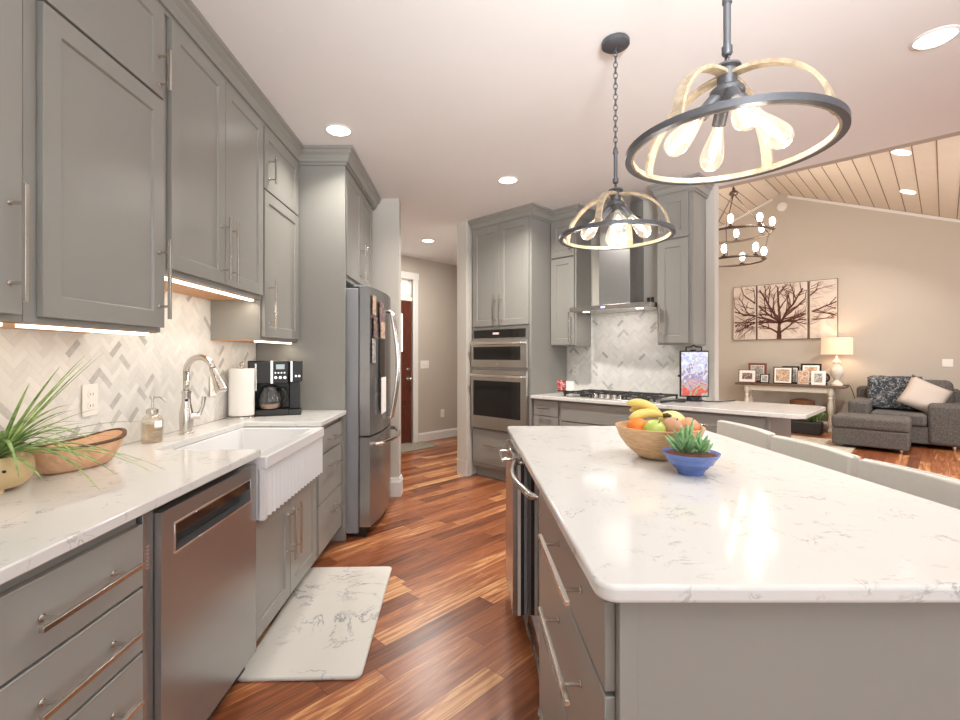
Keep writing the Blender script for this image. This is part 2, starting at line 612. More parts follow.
RL, RR, RI = PI / 2, -PI / 4, -PI / 2      # left run (a=Y, b=-X), range run (a=u, b=v), island front (a=-Y, b=X)

# ------------------------------------------------------------------ room shell
CZ = 2.74
m = MB().box(-2.2, 9.5, -3.0, 11.5, -0.05, 0)
struct(m.build('floor', FLOOR, org=(0, 0, 0)))
ceil_poly = [(-1.6, -2.6), (4.5, -2.6), (4.5, 1.751), (0.566, 5.685), uv(-3.62, 8)[:2], uv(-5.6, 8)[:2], uv(-5.6, 3.34)[:2]]
struct(MB().prism(ceil_poly, CZ, CZ + 0.06).build('ceiling', CEIL))
struct(MB().box(-1.6, -1.47, -2.6, 6.4, 0, CZ).build('wall_left', WALL))
struct(MB().box(4.4, 4.5, -2.6, 1.83, 0, CZ).build('wall_right', WALL))
# wall end beyond the refrigerator
struct(MB().box(-1.47, -0.617, 4.40, 4.54, 0, CZ).build('wall_stub', WALL))
struct(MB().box(-3.77, -3.62, 3.63, 10.35, 0, 3.75).build('wall_partition', WALL, rot=RR, bevel=0.008))
struct(MB().box(-3.62, -1.359, 4.315, 4.415, 0, CZ).build('wall_range', WALL, rot=RR, bevel=0.008))
struct(MB().box(-5.66, -3.77, 8.0, 8.1, 0, CZ).build('wall_hall_end', WALLB, rot=RR))
# hall wall holding the entry door: pieces around the opening
HU = -5.544
dv0, dv1, dtop, wtop = 3.52, 4.434, 2.087, 2.42
m = MB().box(HU - 0.12, HU, 3.2, dv0, 0, CZ).box(HU - 0.12, HU, dv1, 8.05, 0, CZ).box(HU - 0.12, HU, dv0, dv1, wtop, CZ)
struct(m.build('wall_hall', WALLB, rot=RR))
# living room
LV = 10.35
RZ, RU, SL = 4.28, -2.142, 0.405
def vz(u): return RZ - SL * abs(u - RU)
def gable(v0, v1, u0, u1, zb, name, mat):
    pts = [(u0, v0, zb), (u1, v0, zb), (u1, v0, vz(u1) + 0.05), (RU, v0, RZ + 0.05), (u0, v0, vz(u0) + 0.05)]
    return struct(MB().extr(pts, (0, v1 - v0, 0)).build(name, mat, rot=RR))
gable(LV, LV + 0.1, -3.77, 1.9, 0, 'wall_far', WALLB)
gable(4.42, 4.50, -3.62, 1.9, CZ, 'wall_header', WALLB)
struct(MB().box(1.8, 1.9, 4.45, LV, 0, vz(1.8) + 0.05).build('wall_living_right', WALLB, rot=RR))
for nm, ua, ub in (('ceiling_vault_left', -3.78, RU), ('ceiling_vault_right', RU, 1.9)):
    pts = [(ua, 4.43, vz(ua)), (ub, 4.43, vz(ub)), (ub, 4.43, vz(ub) + 0.08), (ua, 4.43, vz(ua) + 0.08)]
    slope = struct(MB().extr(pts, (0, LV + 0.1 - 4.43, 0)).build(nm, BEIGEPLANK, rot=RR))
    # v-grooves between the boards, kept as a part of the slope
    m = MB()
    u = RU
    st = 0.205 / math.sqrt(1 + SL * SL) * (1 if ub > RU + 0.1 else -1)
    while (u < ub - 0.01 if st > 0 else u > ua + 0.01) or u == RU:
        z = vz(u)
        m.box(u - 0.004, u + 0.004, 4.5, LV, z - 0.003, z + 0.004)
        u += st
    struct(m.build('board_groove', GROOVE, slope))
# rake trim where vault meets the far wall
for nm, ua, ub in (('trim_1', -3.6, RU - 0.12), ('trim_2', RU + 0.12, 1.8)):
    pts = [(ua, LV - 0.02, vz(ua) - 0.055), (ub, LV - 0.02, vz(ub) - 0.055), (ub, LV - 0.02, vz(ub) - 0.01), (ua, LV - 0.02, vz(ua) - 0.01)]
    struct(MB().extr(pts, (0, 0.02, 0)).build(nm, WHITE, rot=RR))

# baseboards
BP = [(0, 0), (0.016, 0), (0.016, 0.105), (0.008, 0.13), (0, 0.13)]
BT = [(0, 0), (0.020, 0), (0.020, 0.13), (0.012, 0.15), (0.010, 0.165), (0, 0.17)]
struct(MB().sweep([(-0.70, 4.40), (-0.617, 4.40), (-0.617, 4.54)], BT).build('baseboard_stub', WHITE))
struct(MB().sweep([(-3.77, 5.2), (-3.77, 3.63), (-3.62, 3.63), (-3.62, 3.70)], BT, -1).build('baseboard_partition', WHITE, rot=RR))
struct(MB().sweep([(HU, dv1 + 0.10), (HU, 8.0)], BP).build('baseboard_hall', WHITE, rot=RR))
struct(MB().sweep([(-3.6, LV), (1.8, LV)], BP).build('baseboard_far', WHITE, rot=RR))
struct(MB().sweep([(-1.359, 4.37), (-1.359, 4.415), (-1.7, 4.415)], BP, 1).build('baseboard_range', WHITE, rot=RR))

# entry door with transom
o = struct(MB().box(HU - 0.07, HU - 0.03, dv0, dv1, 0.01, dtop).build('door_1', REDDOOR, rot=RR, bevel=0.004))
m = MB()
for z0, z1 in ((0.2, 0.55), (0.62, 0.95)):
    for a, b in ((dv0 + 0.12, dv0 + 0.42), (dv0 + 0.5, dv0 + 0.80)):
        m.box(HU - 0.032, HU - 0.024, a, b, z0, z1)
struct(m.build('door_panel', REDDOOR, o, bevel=0.006))
m = MB().ball((HU + 0.035, dv1 - 0.07, 0.95), 0.028).cyl((HU - 0.03, dv1 - 0.07, 0.95), (HU + 0.02, dv1 - 0.07, 0.95), 0.012).cyl((HU - 0.03, dv1 - 0.07, 0.95), (HU - 0.024, dv1 - 0.07, 0.95), 0.032)
struct(m.build('door_knob', NICKEL, o, smooth=True))
m = MB().cyl((HU - 0.03, dv1 - 0.08, 1.09), (HU - 0.008, dv1 - 0.08, 1.09), 0.026).cyl((HU - 0.01, dv1 - 0.08, 1.09), (HU + 0.01, dv1 - 0.08, 1.09), 0.008)
struct(m.build('deadbolt', NICKEL, o, smooth=True))
o2 = MB().box(HU - 0.03, HU - 0.022, dv0 + 0.2, dv1 - 0.17, 1.35, 1.9).build('door_glass', glow('frosted_daylit_glass', (0.95, 0.97, 1, 1), 0.9), o)
m = MB().box(HU - 0.1, HU + 0.018, dv0 - 0.10, dv0, 0, 2.50).box(HU - 0.1, HU + 0.018, dv1, dv1 + 0.09, 0, 2.50).box(HU - 0.1, HU + 0.02, dv0 - 0.11, dv1 + 0.10, 2.41, 2.51)
m.box(HU - 0.09, HU - 0.01, dv0, dv1, dtop + 0.005, dtop + 0.06)
struct(m.build('trim_3', WHITE, rot=RR, bevel=0.004))
o = MB().box(HU - 0.09, HU - 0.03, dv0, dv0 + 0.06, dtop + 0.06, 2.41).box(HU - 0.09, HU - 0.03, dv1 - 0.06, dv1, dtop + 0.06, 2.41).box(HU - 0.09, HU - 0.03, dv0, dv1, dtop + 0.06, dtop + 0.10).box(HU - 0.09, HU - 0.03, dv0, dv1, 2.37, 2.41)
o = struct(o.build('window_1', WHITE, rot=RR))
MB().box(HU - 0.08, HU - 0.07, dv0 + 0.05, dv1 - 0.05, dtop + 0.09, 2.38).build('window_glass', glow('daylit_pane', (0.9, 0.96, 1, 1), 0.95), o)


# ------------------------------------------------------------------ tiled backsplashes
def herringbone(name, a0, a1, z0, z1, b, rot, label, w=0.0255):
    bm = bmesh.new()
    t = 0.001
    c = math.cos(PI / 4)
    g = 0.0008
    ca, cz = (a0 + a1) / 2, (z0 + z1) / 2
    R = int(max(a1 - a0, z1 - z0) / w) + 6
    lay = bm.faces.layers.float.new('tone')
    def put(x, y, wx, wy):
        px, py = [x + g / w, x + wx - g / w, x + wx - g / w, x + g / w], [y + g / w, y + g / w, y + wy - g / w, y + wy - g / w]
        P = [((p - q) * c * w + ca, (p + q) * c * w + cz) for p, q in zip(px, py)]
        if max(p[0] for p in P) < a0 or min(p[0] for p in P) > a1 or max(p[1] for p in P) < z0 or min(p[1] for p in P) > z1:
            return
        tone = random.choice([0.05, 0.12]) if random.random() < 0.06 else random.uniform(0.4, 1.0)
        A = [bm.verts.new((p[0], b - t, p[1])) for p in P]
        f = bm.faces.new(A)
        f[lay] = tone
    for y in range(-R, R):
        for k in range(-R // 6 - 2, R // 6 + 2):
            put(y + 6 * k, y, 3, 1)
            put(y - 1 + 6 * k, y, 1, 3)
    for co, no in (((a0, 0, 0), (-1, 0, 0)), ((a1, 0, 0), (1, 0, 0)), ((0, 0, z0), (0, 0, -1)), ((0, 0, z1), (0, 0, 1))):
        bmesh.ops.bisect_plane(bm, geom=bm.verts[:] + bm.edges[:] + bm.faces[:], plane_co=co, plane_no=no, clear_outer=True)
    # give every tile its thickness
    r = bmesh.ops.extrude_discrete_faces(bm, faces=bm.faces[:])
    bmesh.ops.translate(bm, verts=list({v for f in r['faces'] for v in f.verts}), vec=(0, -0.0012, 0))
    m = MB()
    m.bm.free()
    m.bm = bm
    ob = struct(m.build(name, TILE, rot=rot, org=((a0 + a1) / 2, b, z0)))
    struct(MB().box(a0, a1, b - 0.0014, b, z0, z1).build('grout_bed', GROUT, ob))
    return ob


herringbone('wall_tile_left', 0.2, 3.335, 0.916, 1.66, 1.469, RL, '')
herringbone('wall_tile_range', -2.805, -1.43, 0.916, 1.72, 4.314, RR, '')


# ------------------------------------------------------------------ cabinet parts
def handle_mb(a, b, z, length, vert, w=0.011, so=0.036):
    """square bar pull with two round posts; a, z its centre, b the face it stands on (towards -b)"""
    m = MB()
    h = length / 2
    if vert:
        m.box(a - w / 2, a + w / 2, b - so - w, b - so, z - h, z + h)
        for s in (-1, 1):
            m.cyl((a, b, z + s * h * 0.68), (a, b - so - 0.001, z + s * h * 0.68), 0.0048, 10)
            m.cyl((a, b, z + s * h * 0.68), (a, b - 0.004, z + s * h * 0.68), 0.008, 10)
    else:
        m.box(a - h, a + h, b - so - w, b - so, z - w / 2, z + w / 2)
        for s in (-1, 1):
            m.cyl((a + s * h * 0.68, b, z), (a + s * h * 0.68, b - so - 0.001, z), 0.0048, 10)
            m.cyl((a + s * h * 0.68, b, z), (a + s * h * 0.68, b - 0.004, z), 0.008, 10)
    return m


def shaker(a0, a1, b, z0, z1, t=0.02, rail=0.06, rec=0.009):
    m = MB()
    # front ring, recessed panel and edges as one closed surface
    bm = m.bm
    def loop(x0, x1, y, q0, q1): return [bm.verts.new(p) for p in ((x0, y, q0), (x1, y, q0), (x1, y, q1), (x0, y, q1))]
    o_b = loop(a0, a1, b + t, z0, z1)
    o_f = loop(a0, a1, b, z0, z1)
    i_f = loop(a0 + rail, a1 - rail, b, z0 + rail, z1 - rail)
    i_p = loop(a0 + rail + 0.004, a1 - rail - 0.004, b + rec, z0 + rail + 0.004, z1 - rail - 0.004)
    for A, B in ((o_b, o_f), (o_f, i_f), (i_f, i_p)):
        for k in range(4):
            bm.faces.new((A[k], A[(k + 1) % 4], B[(k + 1) % 4], B[k]))
    bm.faces.new(o_b)
    bm.faces.new(i_p)
    return m


def cabinet(name, label, rot, a0, a1, bf, bb, z0, z1, fronts, cat='cabinet', toe=0.0, group=None, under=False):
    """fronts: list of (kind, a0, a1, z0, z1, handle) ; handle = (a, z, length, vertical) or None"""
    t = thing(name, label, cat, (a0 + a1) / 2, (bf + bb) / 2, 0 if toe else z0, rot, group)
    m = MB()
    if toe:
        m.box(a0, a1, bf + 0.021, bb, toe, z1)
        m.box(a0, a1, bf + 0.085, bb, 0, toe)
    elif under:
        m.box(a0, a1, bf + 0.021, bb, z0 + 0.002, z1)
    else:
        m.box(a0, a1, bf + 0.021, bb, z0, z1)
    m.build('cabinet_body', GREY, t, bevel=0.0015)
    if under:
        MB().box(a0, a1, bf + 0.035, bb - 0.001, z0 - 0.001, z0 + 0.002).build('cabinet_underside', UNDER, t)
        MB().box(a0 + 0.03, a1 - 0.03, bf + 0.045, bf + 0.070, z0 - 0.010, z0 - 0.001).build('light_strip', LED, t)
    for kind, x0, x1, q0, q1, h in fronts:
        if kind == 'door':
            o = shaker(x0, x1, bf, q0, q1).build('door', GREY, t, bevel=0.0015)
        else:
            o = MB().box(x0, x1, bf, bf + 0.02, q0, q1).build('drawer', GREY, t, bevel=0.0025)
        if h:
            handle_mb(h[0], bf, h[1], h[2], h[3]).build('handle', NICKEL, o, bevel=0.0008)
    return t


G = 0.002
# --- left wall cabinets
BU, BW = 1.16, 1.466
DT = 2.625
cabinet('upper_cabinet', 'grey shaker wall cabinet over the spiky potted plant, leftmost', RL, 0.74, 1.272, BU, BW, 1.385, 2.65,
        [('door', 0.745, 1.250, 1.405, 2.27, (1.214, 1.585, 0.30, True)), ('door', 0.745, 1.250, 2.28, DT, (1.214, 2.375, 0.155, True))], under=True)
cabinet('upper_cabinet', 'grey shaker wall cabinet above the live-edge wooden bowl', RL, 1.274, 1.848, BU, BW, 1.385, 2.65,
        [('door', 1.312, 1.84, 1.405, 2.272, (1.805, 1.585, 0.30, True)), ('door', 1.312, 1.84, 2.282, DT, (1.805, 2.375, 0.155, True))], under=True)
cabinet('upper_cabinet', 'grey double-door wall cabinet above the faucet and farmhouse sink', RL, 1.850, 2.742, BU, BW, 1.615, 2.65,
        [('door', 1.885, 2.306, 1.64, DT, (2.270, 1.805, 0.30, True)), ('door', 2.310, 2.735, 1.64, DT, (2.346, 1.805, 0.30, True))], under=True)
cabinet('upper_cabinet', 'grey wall cabinet above the black coffee maker, beside the tall panel', RL, 2.744, 3.338, BU, BW, 1.385, 2.65,
        [('door', 2.757, 3.315, 1.405, 2.255, (2.815, 1.595, 0.30, True)), ('door', 2.757, 3.315, 2.265, DT, (2.815, 2.385, 0.155, True))], under=True)
for a0, a1, z, pw in ((0.73, 1.83, 1.373, 0.9), (1.88, 2.72, 1.603, 1.4), (2.77, 3.31, 1.373, 0.6)):
    ym = (a0 + a1) / 2
    area('under_cabinet_lamp', (-(BU + 0.0625), ym, z - 0.002), (-(BU + 0.0625) - 0.12, ym, 0.9), a1 - a0, pw, (1.0, 0.88, 0.72), 0.02).rotation_euler = (0, -0.25, PI / 2 * 0)
for o in [o for o in sc.objects if o.name.startswith('under_cabinet_lamp')]:
    sx = o.data.size
    o.data.size, o.data.size_y = 0.02, sx
    o.rotation_euler = (0, 0.3, 0)

t = thing('refrigerator_enclosure', 'tall flat grey panel between the coffee corner and refrigerator', 'panel', 3.356, 1.155, 0, RL)
MB().box(3.342, 3.372, 0.845, 1.466, 0.0, 2.65).build('side_board', GREY, t, bevel=0.002)
MB().box(3.322, 3.342, 0.862, 0.90, 0.1, 0.88).build('filler_strip', GREY, t, bevel=0.001)

cabinet('upper_cabinet', 'deep grey double-door cabinet above the refrigerator', RL, 3.374, 4.36, 0.845, 1.466, 1.84, 2.65,
        [('door', 3.395, 3.853, 1.87, DT, (3.815, 2.03, 0.30, True)), ('door', 3.857, 4.315, 1.87, DT, (3.895, 2.03, 0.30, True))])

CROWN = [(0.0005, 2.625), (0.014, 2.625), (0.014, 2.643), (0.024, 2.643), (0.026, 2.660), (0.036, 2.685), (0.054, 2.700), (0.054, 2.716), (0.066, 2.722), (0.066, 2.739), (0.0005, 2.739)]
tag(MB().sweep([(0.3, 1.181), (3.342, 1.181), (3.342, 0.845), (4.36, 0.845), (4.36, 1.1)], CROWN, 1).build('crown_moulding', GREY, rot=RL),
    'long grey crown moulding along the ceiling above the sink wall cabinets', 'moulding')
for o in [sc.objects['crown_moulding']]:
    pass

# --- left base run
FB = 0.865                                   # face of doors and drawers
dz = [(0.683, 0.848), (0.510, 0.676), (0.118, 0.503)]
def drawers(a0, a1, zs, L_=0.30, ac=None):
    ac = ac or (a0 + a1) / 2
    return [('drawer', a0, a1, p, q, (ac, (q - 0.085) if q - p > 0.2 else (p + q) / 2, L_, False)) for p, q in zs]
cabinet('base_cabinet', 'grey three-drawer base cabinet left of the dishwasher', RL, 0.845, 1.284, FB, 1.46, 0, 0.884, drawers(0.862, 1.281, dz, 0.29), toe=0.1)
cabinet('base_cabinet', 'grey base cabinet with two shaker doors under the farmhouse sink', RL, 1.95, 2.80, FB, 1.46, 0, 0.615,
        [('door', 1.955, 2.352, 0.118, 0.61, (2.315, 0.44, 0.26, True)), ('door', 2.358, 2.765, 0.118, 0.61, (2.395, 0.44, 0.26, True))], toe=0.1)
cabinet('base_cabinet', 'grey three-drawer base cabinet between farmhouse sink and refrigerator', RL, 2.802, 3.32, FB, 1.46, 0, 0.884,
        drawers(2.81, 3.32, [(0.70, 0.848), (0.413, 0.693), (0.118, 0.406)], 0.20, 3.06), toe=0.1)
# worktop left run in three joined slabs
def slab(m, poly, z0=0.885, z1=0.915): return m.prism(poly, z0, z1)
m = MB()
pl = [(0.1, 0.836), (1.952, 0.836), (1.952, 1.28), (2.756, 1.28), (2.756, 0.836), (3.342, 0.836), (3.342, 1.466), (0.1, 1.466)]
tag(slab(m, pl).build('worktop', QUARTZ, rot=RL, bevel=0.004), 'white quartz worktop running along the sink wall', 'countertop')

# dishwasher
t = thing('dishwasher', 'stainless steel dishwasher with pocket handle beside farmhouse sink', 'dishwasher', 1.62, 1.15, 0, RL)
MB().box(1.29, 1.945, 0.90, 1.45, 0.02, 0.868).build('tub', BLACK, t)
MB().box(1.290, 1.332, 0.872, 0.90, 0.1, 0.868).build('side_trim', STEELD, t, bevel=0.001)
m = MB()
for k in range(7):
    m.box(1.299, 1.319, 0.869, 0.873, 0.715 + k * 0.010, 0.719 + k * 0.010)
m.build('vent', CHROME, t)
# door with a pocket: pieces around the recess
y0, y1, za, zb = 1.336, 1.940, 0.1, 0.858
pa0, pa1, pz0, pz1 = 1.40, 1.885, 0.725, 0.805
m = MB().box(y0, y1, 0.852, 0.90, za, pz0).box(y0, y1, 0.852, 0.90, pz1, zb).box(y0, pa0, 0.852, 0.90, pz0, pz1).box(pa1, y1, 0.852, 0.90, pz0, pz1)
door = m.build('door', STEELD, t)
m = MB().box(pa0, pa1, 0.892, 0.899, pz0, pz1)
m.build('handle_pocket', BLACK, door)
MB().box(pa0 + 0.003, pa1 - 0.003, 0.856, 0.885, pz0 + 0.045, pz1 - 0.001).build('control_panel', BLACKG, door, bevel=0.002)
m = MB()
fr = 0.006
m.box(pa0 - fr, pa1 + fr, 0.849, 0.853, pz1, pz1 + fr).box(pa0 - fr, pa1 + fr, 0.849, 0.853, pz0 - fr, pz0).box(pa0 - fr, pa0, 0.849, 0.853, pz0, pz1).box(pa1, pa1 + fr, 0.849, 0.853, pz0, pz1)
m.build('handle_frame', CHROME, door, bevel=0.001)
MB().box(y0, y1, 0.93, 0.95, 0.0, 0.1).build('toe_kick', BLACK, t)

# farmhouse sink with fluted apron
t = thing('farmhouse_sink', 'white fireclay farmhouse sink with fluted apron front', 'sink', 2.354, 1.04, 0.622, RL)
s0, s1, sb, sf, sz0, sz1 = 1.957, 2.752, 1.30, 0.822, 0.622, 0.884
m = MB()
bm = m.bm
def lp(x0, x1, y0_, y1_, z): return [bm.verts.new(p) for p in ((x0, y0_, z), (x1, y0_, z), (x1, y1_, z), (x0, y1_, z))]
A = lp(s0, s1, sf + 0.018, sb, sz0)
B = lp(s0, s1, sf + 0.018, sb, sz1)
C = lp(s0 + 0.028, s1 - 0.028, sf + 0.055, sb - 0.025, sz1)
D = lp(s0 + 0.045, s1 - 0.045, sf + 0.07, sb - 0.04, sz0 + 0.03)
for P, Q in ((A, B), (B, C), (C, D)):
    for k in range(4):
        bm.faces.new((P[k], P[(k + 1) % 4], Q[(k + 1) % 4], Q[k]))
bm.faces.new(A); bm.faces.new(D)
m.build('basin', PORC, t, bevel=0.006, bseg=3)
m = MB().box(s0, s1, sf - 0.006, sf + 0.03, sz1 - 0.052, sz1 + 0.001)
m.build('front_rim', PORC, t, bevel=0.006, bseg=3)
m = MB()
# fluted apron: scalloped profile swept in plan
n = 17
pts = [(s0, sf + 0.028)]
wd = (s1 - s0 - 0.03) / n
pts.append((s0, sf + 0.004)); pts.append((s0 + 0.03, sf + 0.004))
for i in range(n):
    x = s0 + 0.03 + i * wd
    for k in range(1, 7):
        f = k / 7
        pts.append((x + wd * 0.28 + wd * 0.70 * f, sf + 0.004 + 0.019 * math.sin(PI * f) ** 0.7))
    pts.append((x + wd, sf + 0.004))
pts += [(s1, sf + 0.028)]
m.prism(pts, sz0, sz1 - 0.052)
m.build('fluted_apron', PORC, t)
MB().lathe([(0, 0.002), (0.035, 0.002), (0.045, 0.005), (0.045, 0), (0, 0)], (2.35, 1.08, sz0 + 0.031), 24).build('drain', CHROME, t, smooth=True)
m = MB().box(2.34, 2.37, sf + 0.068, sb - 0.038, sz0 + 0.031, sz1 - 0.06)
m.build('divider', PORC, t, bevel=0.008, bseg=3)

# ------------------------------------------------------------------ refrigerator
t = thing('refrigerator', 'stainless french door refrigerator with photos and papers on it', 'refrigerator', 3.85, 1.08, 0, RL)
MB().box(3.395, 4.315, 0.765, 1.44, 0.03, 1.775).build('refrigerator_body', FRIDGESIDE, t, bevel=0.006)
def fdoor(a0, a1, z0, z1):
    def bx(a):  # bulging front
        s = (a - 3.855) / 0.455
        return 0.685 - 0.052 * (1 - s * s)
    k = 14
    pts = [(a0, 0.757)] + [(a0 + (a1 - a0) * i / k, bx(a0 + (a1 - a0) * i / k)) for i in range(k + 1)] + [(a1, 0.757)]
    return MB().prism(pts, z0, z1)
ld = fdoor(3.40, 3.852, 0.725, 1.785).build('door', STEELD, t, smooth=True)
rd = fdoor(3.857, 4.31, 0.725, 1.785).build('door', STEELD, t, smooth=True)
fd = fdoor(3.40, 4.31, 0.075, 0.712).build('freezer_drawer', STEELD, t, smooth=True)
MB().box(3.41, 3.50, 0.70, 0.80, 1.786, 1.80).box(4.20, 4.30, 0.70, 0.80, 1.786, 1.80).build('hinge_cover', FRIDGESIDE, t, bevel=0.003)
MB().box(3.42, 4.29, 0.72, 0.80, 0.0, 0.07).build('foot_grille', BLACK, t)
for d, a in ((ld, 3.815), (rd, 3.895)):
    pts = [(a, 0.64, 0.80)] + [(a, 0.60 - 0.052 * math.sin(PI * i / 12), 0.80 + 0.85 * i / 12) for i in range(13)] + [(a, 0.64, 1.65)]
    MB().tube(pts, 0.013, 10).build('handle', CHROME, d, smooth='all')
pts = [(3.47, 0.69, 0.655)] + [(3.47 + 0.77 * i / 14, 0.625 - 0.075 * math.sin(PI * i / 14), 0.655) for i in range(15)] + [(4.24, 0.69, 0.655)]
MB().tube(pts, 0.016, 10, up=(0, 0, 1)).build('handle', CHROME, fd, smooth='all')
disp = MB().box(3.56, 3.76, 0.636, 0.66, 1.02, 1.42).build('dispenser', BLACKG, ld, bevel=0.003)
def fx(a):
    s = (a - 3.855) / 0.455
    return 0.685 - 0.052 * (1 - s * s)
k = 0
for (a, z, w_, h_, mt, lb) in ((3.47, 1.66, .085, .11, 0, 'small warm family photo at the top near corner of the refrigerator door'),
                               (3.49, 1.50, .09, .12, 2, 'second photo down the near edge of the refrigerator door'),
                               (3.46, 1.33, .08, .14, 1, 'grey photo under the other pictures along the near refrigerator edge'),
                               (3.63, 1.62, .12, .13, 2, 'colourful card high on the near refrigerator door'),
                               (3.66, 1.49, .13, .10, 0, 'landscape photo above the refrigerator dispenser')):
    b = fx(a) - 0.003
    w_ *= 1.3; h_ *= 1.25
    o = MB().box(a - w_ / 2, a + w_ / 2, b - 0.006, b, z - h_ / 2, z + h_ / 2).build('fridge_photo', PHOTO[mt], rot=RL)
    tag(o, lb, 'photo', 'photos on the refrigerator')
o = MB().box(3.56, 3.75, 0.627, 0.633, 0.86, 1.13).build('paper_sheet', PAPER, rot=RL)
tag(o, 'blank white paper sheet stuck low on the refrigerator door', 'paper')

# ------------------------------------------------------------------ oven tower and range wall
TU0, TU1, TV = -3.598, -2.81, 3.68
t = cabinet('oven_tower', 'tall grey cabinet holding the double wall oven', RR, TU0, TU1, TV, 4.30, 0, 2.65,
            [('door', TU0 + 0.02, -3.207, 1.60, DT, (-3.245, 1.76, 0.30, True)), ('door', -3.203, TU1 - 0.02, 1.60, DT, (-3.165, 1.76, 0.30, True)),
             ('drawer', TU0 + 0.02, TU1 - 0.02, 0.165, 0.515, (-3.2, 0.36, 0.36, False))], toe=0.12)
# double oven
t = thing('double_wall_oven', 'stainless double wall oven with microwave on top', 'oven', -3.204, 3.9, 0.53, RR)
OU0, OU1 = TU0 + 0.022, TU1 - 0.022
MB().box(OU0, OU1, 3.676, 3.70, 0.53, 1.585).build('oven_chassis', STEELD, t, bevel=0.002)
MB().box(OU0 + 0.02, OU1 - 0.03, 3.672, 3.677, 1.475, 1.56).build('control_panel', BLACKG, t, bevel=0.001)
MB().box(-3.28, -3.20, 3.670, 3.6725, 1.51, 1.53).build('clock_display', glow('red_clock', (0.6, 0.05, 0.04, 1), 0.35), t)
def oven_door(z0, z1, wz0, wz1, hz):
    d = MB().box(OU0, OU1, 3.652, 3.675, z0, z1).build('oven_door', STEEL, t, bevel=0.003)
    MB().box(OU0 + 0.035, OU1 - 0.075, 3.650, 3.653, wz0, wz1).build('window', BLACKG, d, bevel=0.001)
    m = MB().box(OU0 + 0.03, OU1 - 0.03, 3.60, 3.616, hz - 0.014, hz + 0.014)
    m.box(OU0 + 0.03, OU0 + 0.06, 3.61, 3.652, hz - 0.012, hz + 0.012).box(OU1 - 0.06, OU1 - 0.03, 3.61, 3.652, hz - 0.012, hz + 0.012)
    m.build('handle', CHROME, d, bevel=0.005)
oven_door(1.175, 1.455, 1.25, 1.385, 1.42)
oven_door(0.535, 1.145, 0.665, 1.035, 1.085)
MB().cyl((-3.2, 3.649, 1.207), (-3.2, 3.652, 1.207), 0.011).build('badge', CHROME, t)

cabinet('upper_cabinet', 'narrow grey wall cabinet left of the range hood', RR, -2.808, -2.52, 4.01, 4.305, 1.385, 2.65,
        [('door', -2.80, -2.535, 1.40, 2.255, (-2.565, 1.57, 0.29, True)), ('door', -2.80, -2.535, 2.268, DT, (-2.565, 2.38, 0.13, True))])
cabinet('upper_cabinet', 'narrow grey wall cabinet right of the range hood', RR, -1.722, -1.428, 4.01, 4.305, 1.385, 2.65,
        [('door', -1.717, -1.465, 1.40, 2.255, (-1.685, 1.585, 0.29, True)), ('door', -1.717, -1.465, 2.268, DT, (-1.685, 2.385, 0.15, True))])
tag(MB().sweep([(-3.598, 3.701), (-2.81, 3.701), (-2.81, 4.031), (-2.52, 4.031), (-2.52, 4.31)], CROWN, 1).build('crown_moulding', GREY, rot=RR),
    'stepped grey crown moulding above the oven tower', 'moulding')
tag(MB().sweep([(-1.715, 4.31), (-1.715, 4.031), (-1.428, 4.031), (-1.428, 4.31)], CROWN, 1).build('crown_moulding', GREY, rot=RR),
    'short grey crown moulding on the cabinet right of the range hood', 'moulding')

# range hood
t = thing('range_hood', 'stainless chimney range hood over the cooktop', 'range hood', -2.12, 4.15, 1.70, RR)
m = MB()
pts = [(-2.51, 4.312), (-2.51, 3.90)] + [(-2.51 + 0.79 * i / 12, 3.90 - 0.035 * math.sin(PI * i / 12)) for i in range(1, 12)] + [(-1.728, 3.90), (-1.728, 4.312)]
m.prism(pts, 1.705, 1.745)
m.build('canopy', STEEL, t, bevel=0.002)
m = MB()
a = [(-2.50, 3.895, 1.745), (-1.73, 3.895, 1.745), (-1.73, 4.31, 1.745), (-2.50, 4.31, 1.745)]
b = [(-2.29, 4.025, 1.768), (-1.96, 4.025, 1.768), (-1.96, 4.31, 1.768), (-2.29, 4.31, 1.768)]
A = [m.bm.verts.new(p) for p in a]; B = [m.bm.verts.new(p) for p in b]
m.bm.faces.new(A); m.bm.faces.new(B)
for k in range(4): m.bm.faces.new((A[k], A[(k + 1) % 4], B[(k + 1) % 4], B[k]))
m.build('canopy_slope', STEEL, t)
MB().box(-2.278, -1.973, 4.034, 4.312, 1.766, 2.30).build('chimney', STEELD, t, bevel=0.002)
MB().box(-2.273, -1.978, 4.039, 4.312, 2.295, 2.738).build('chimney', STEELD, t, bevel=0.002)
m = MB()
for k in range(4):
    m.box(-1.9735, -1.9705, 4.15, 4.24, 2.46 + k * 0.03, 2.475 + k * 0.03)
m.build('vent', BLACK, t)
MB().box(-1.795, -1.775, 3.98, 4.0, 1.745, 1.79).build('mounting_clip', BLACK, t)
MB().box(-1.76, -1.74, 3.98, 4.0, 1.745, 1.79).build('mounting_clip', BLACK, t)
MB().box(-2.165, -2.125, 3.863, 3.867, 1.718, 1.733).build('display', glow('blue_led', (0.25, 0.3, 1, 1), 2.0), t)
for u in (-2.38, -1.86):
    MB().cyl((u, 3.98, 1.701), (u, 3.98, 1.706), 0.03, 20).build('lamp', LENS, t)
area('hood_lamp', uv(-2.12, 4.02, 1.695), uv(-2.12, 4.12, 0.9), 0.5, 1.3, (1.0, 0.95, 0.88), 0.05)

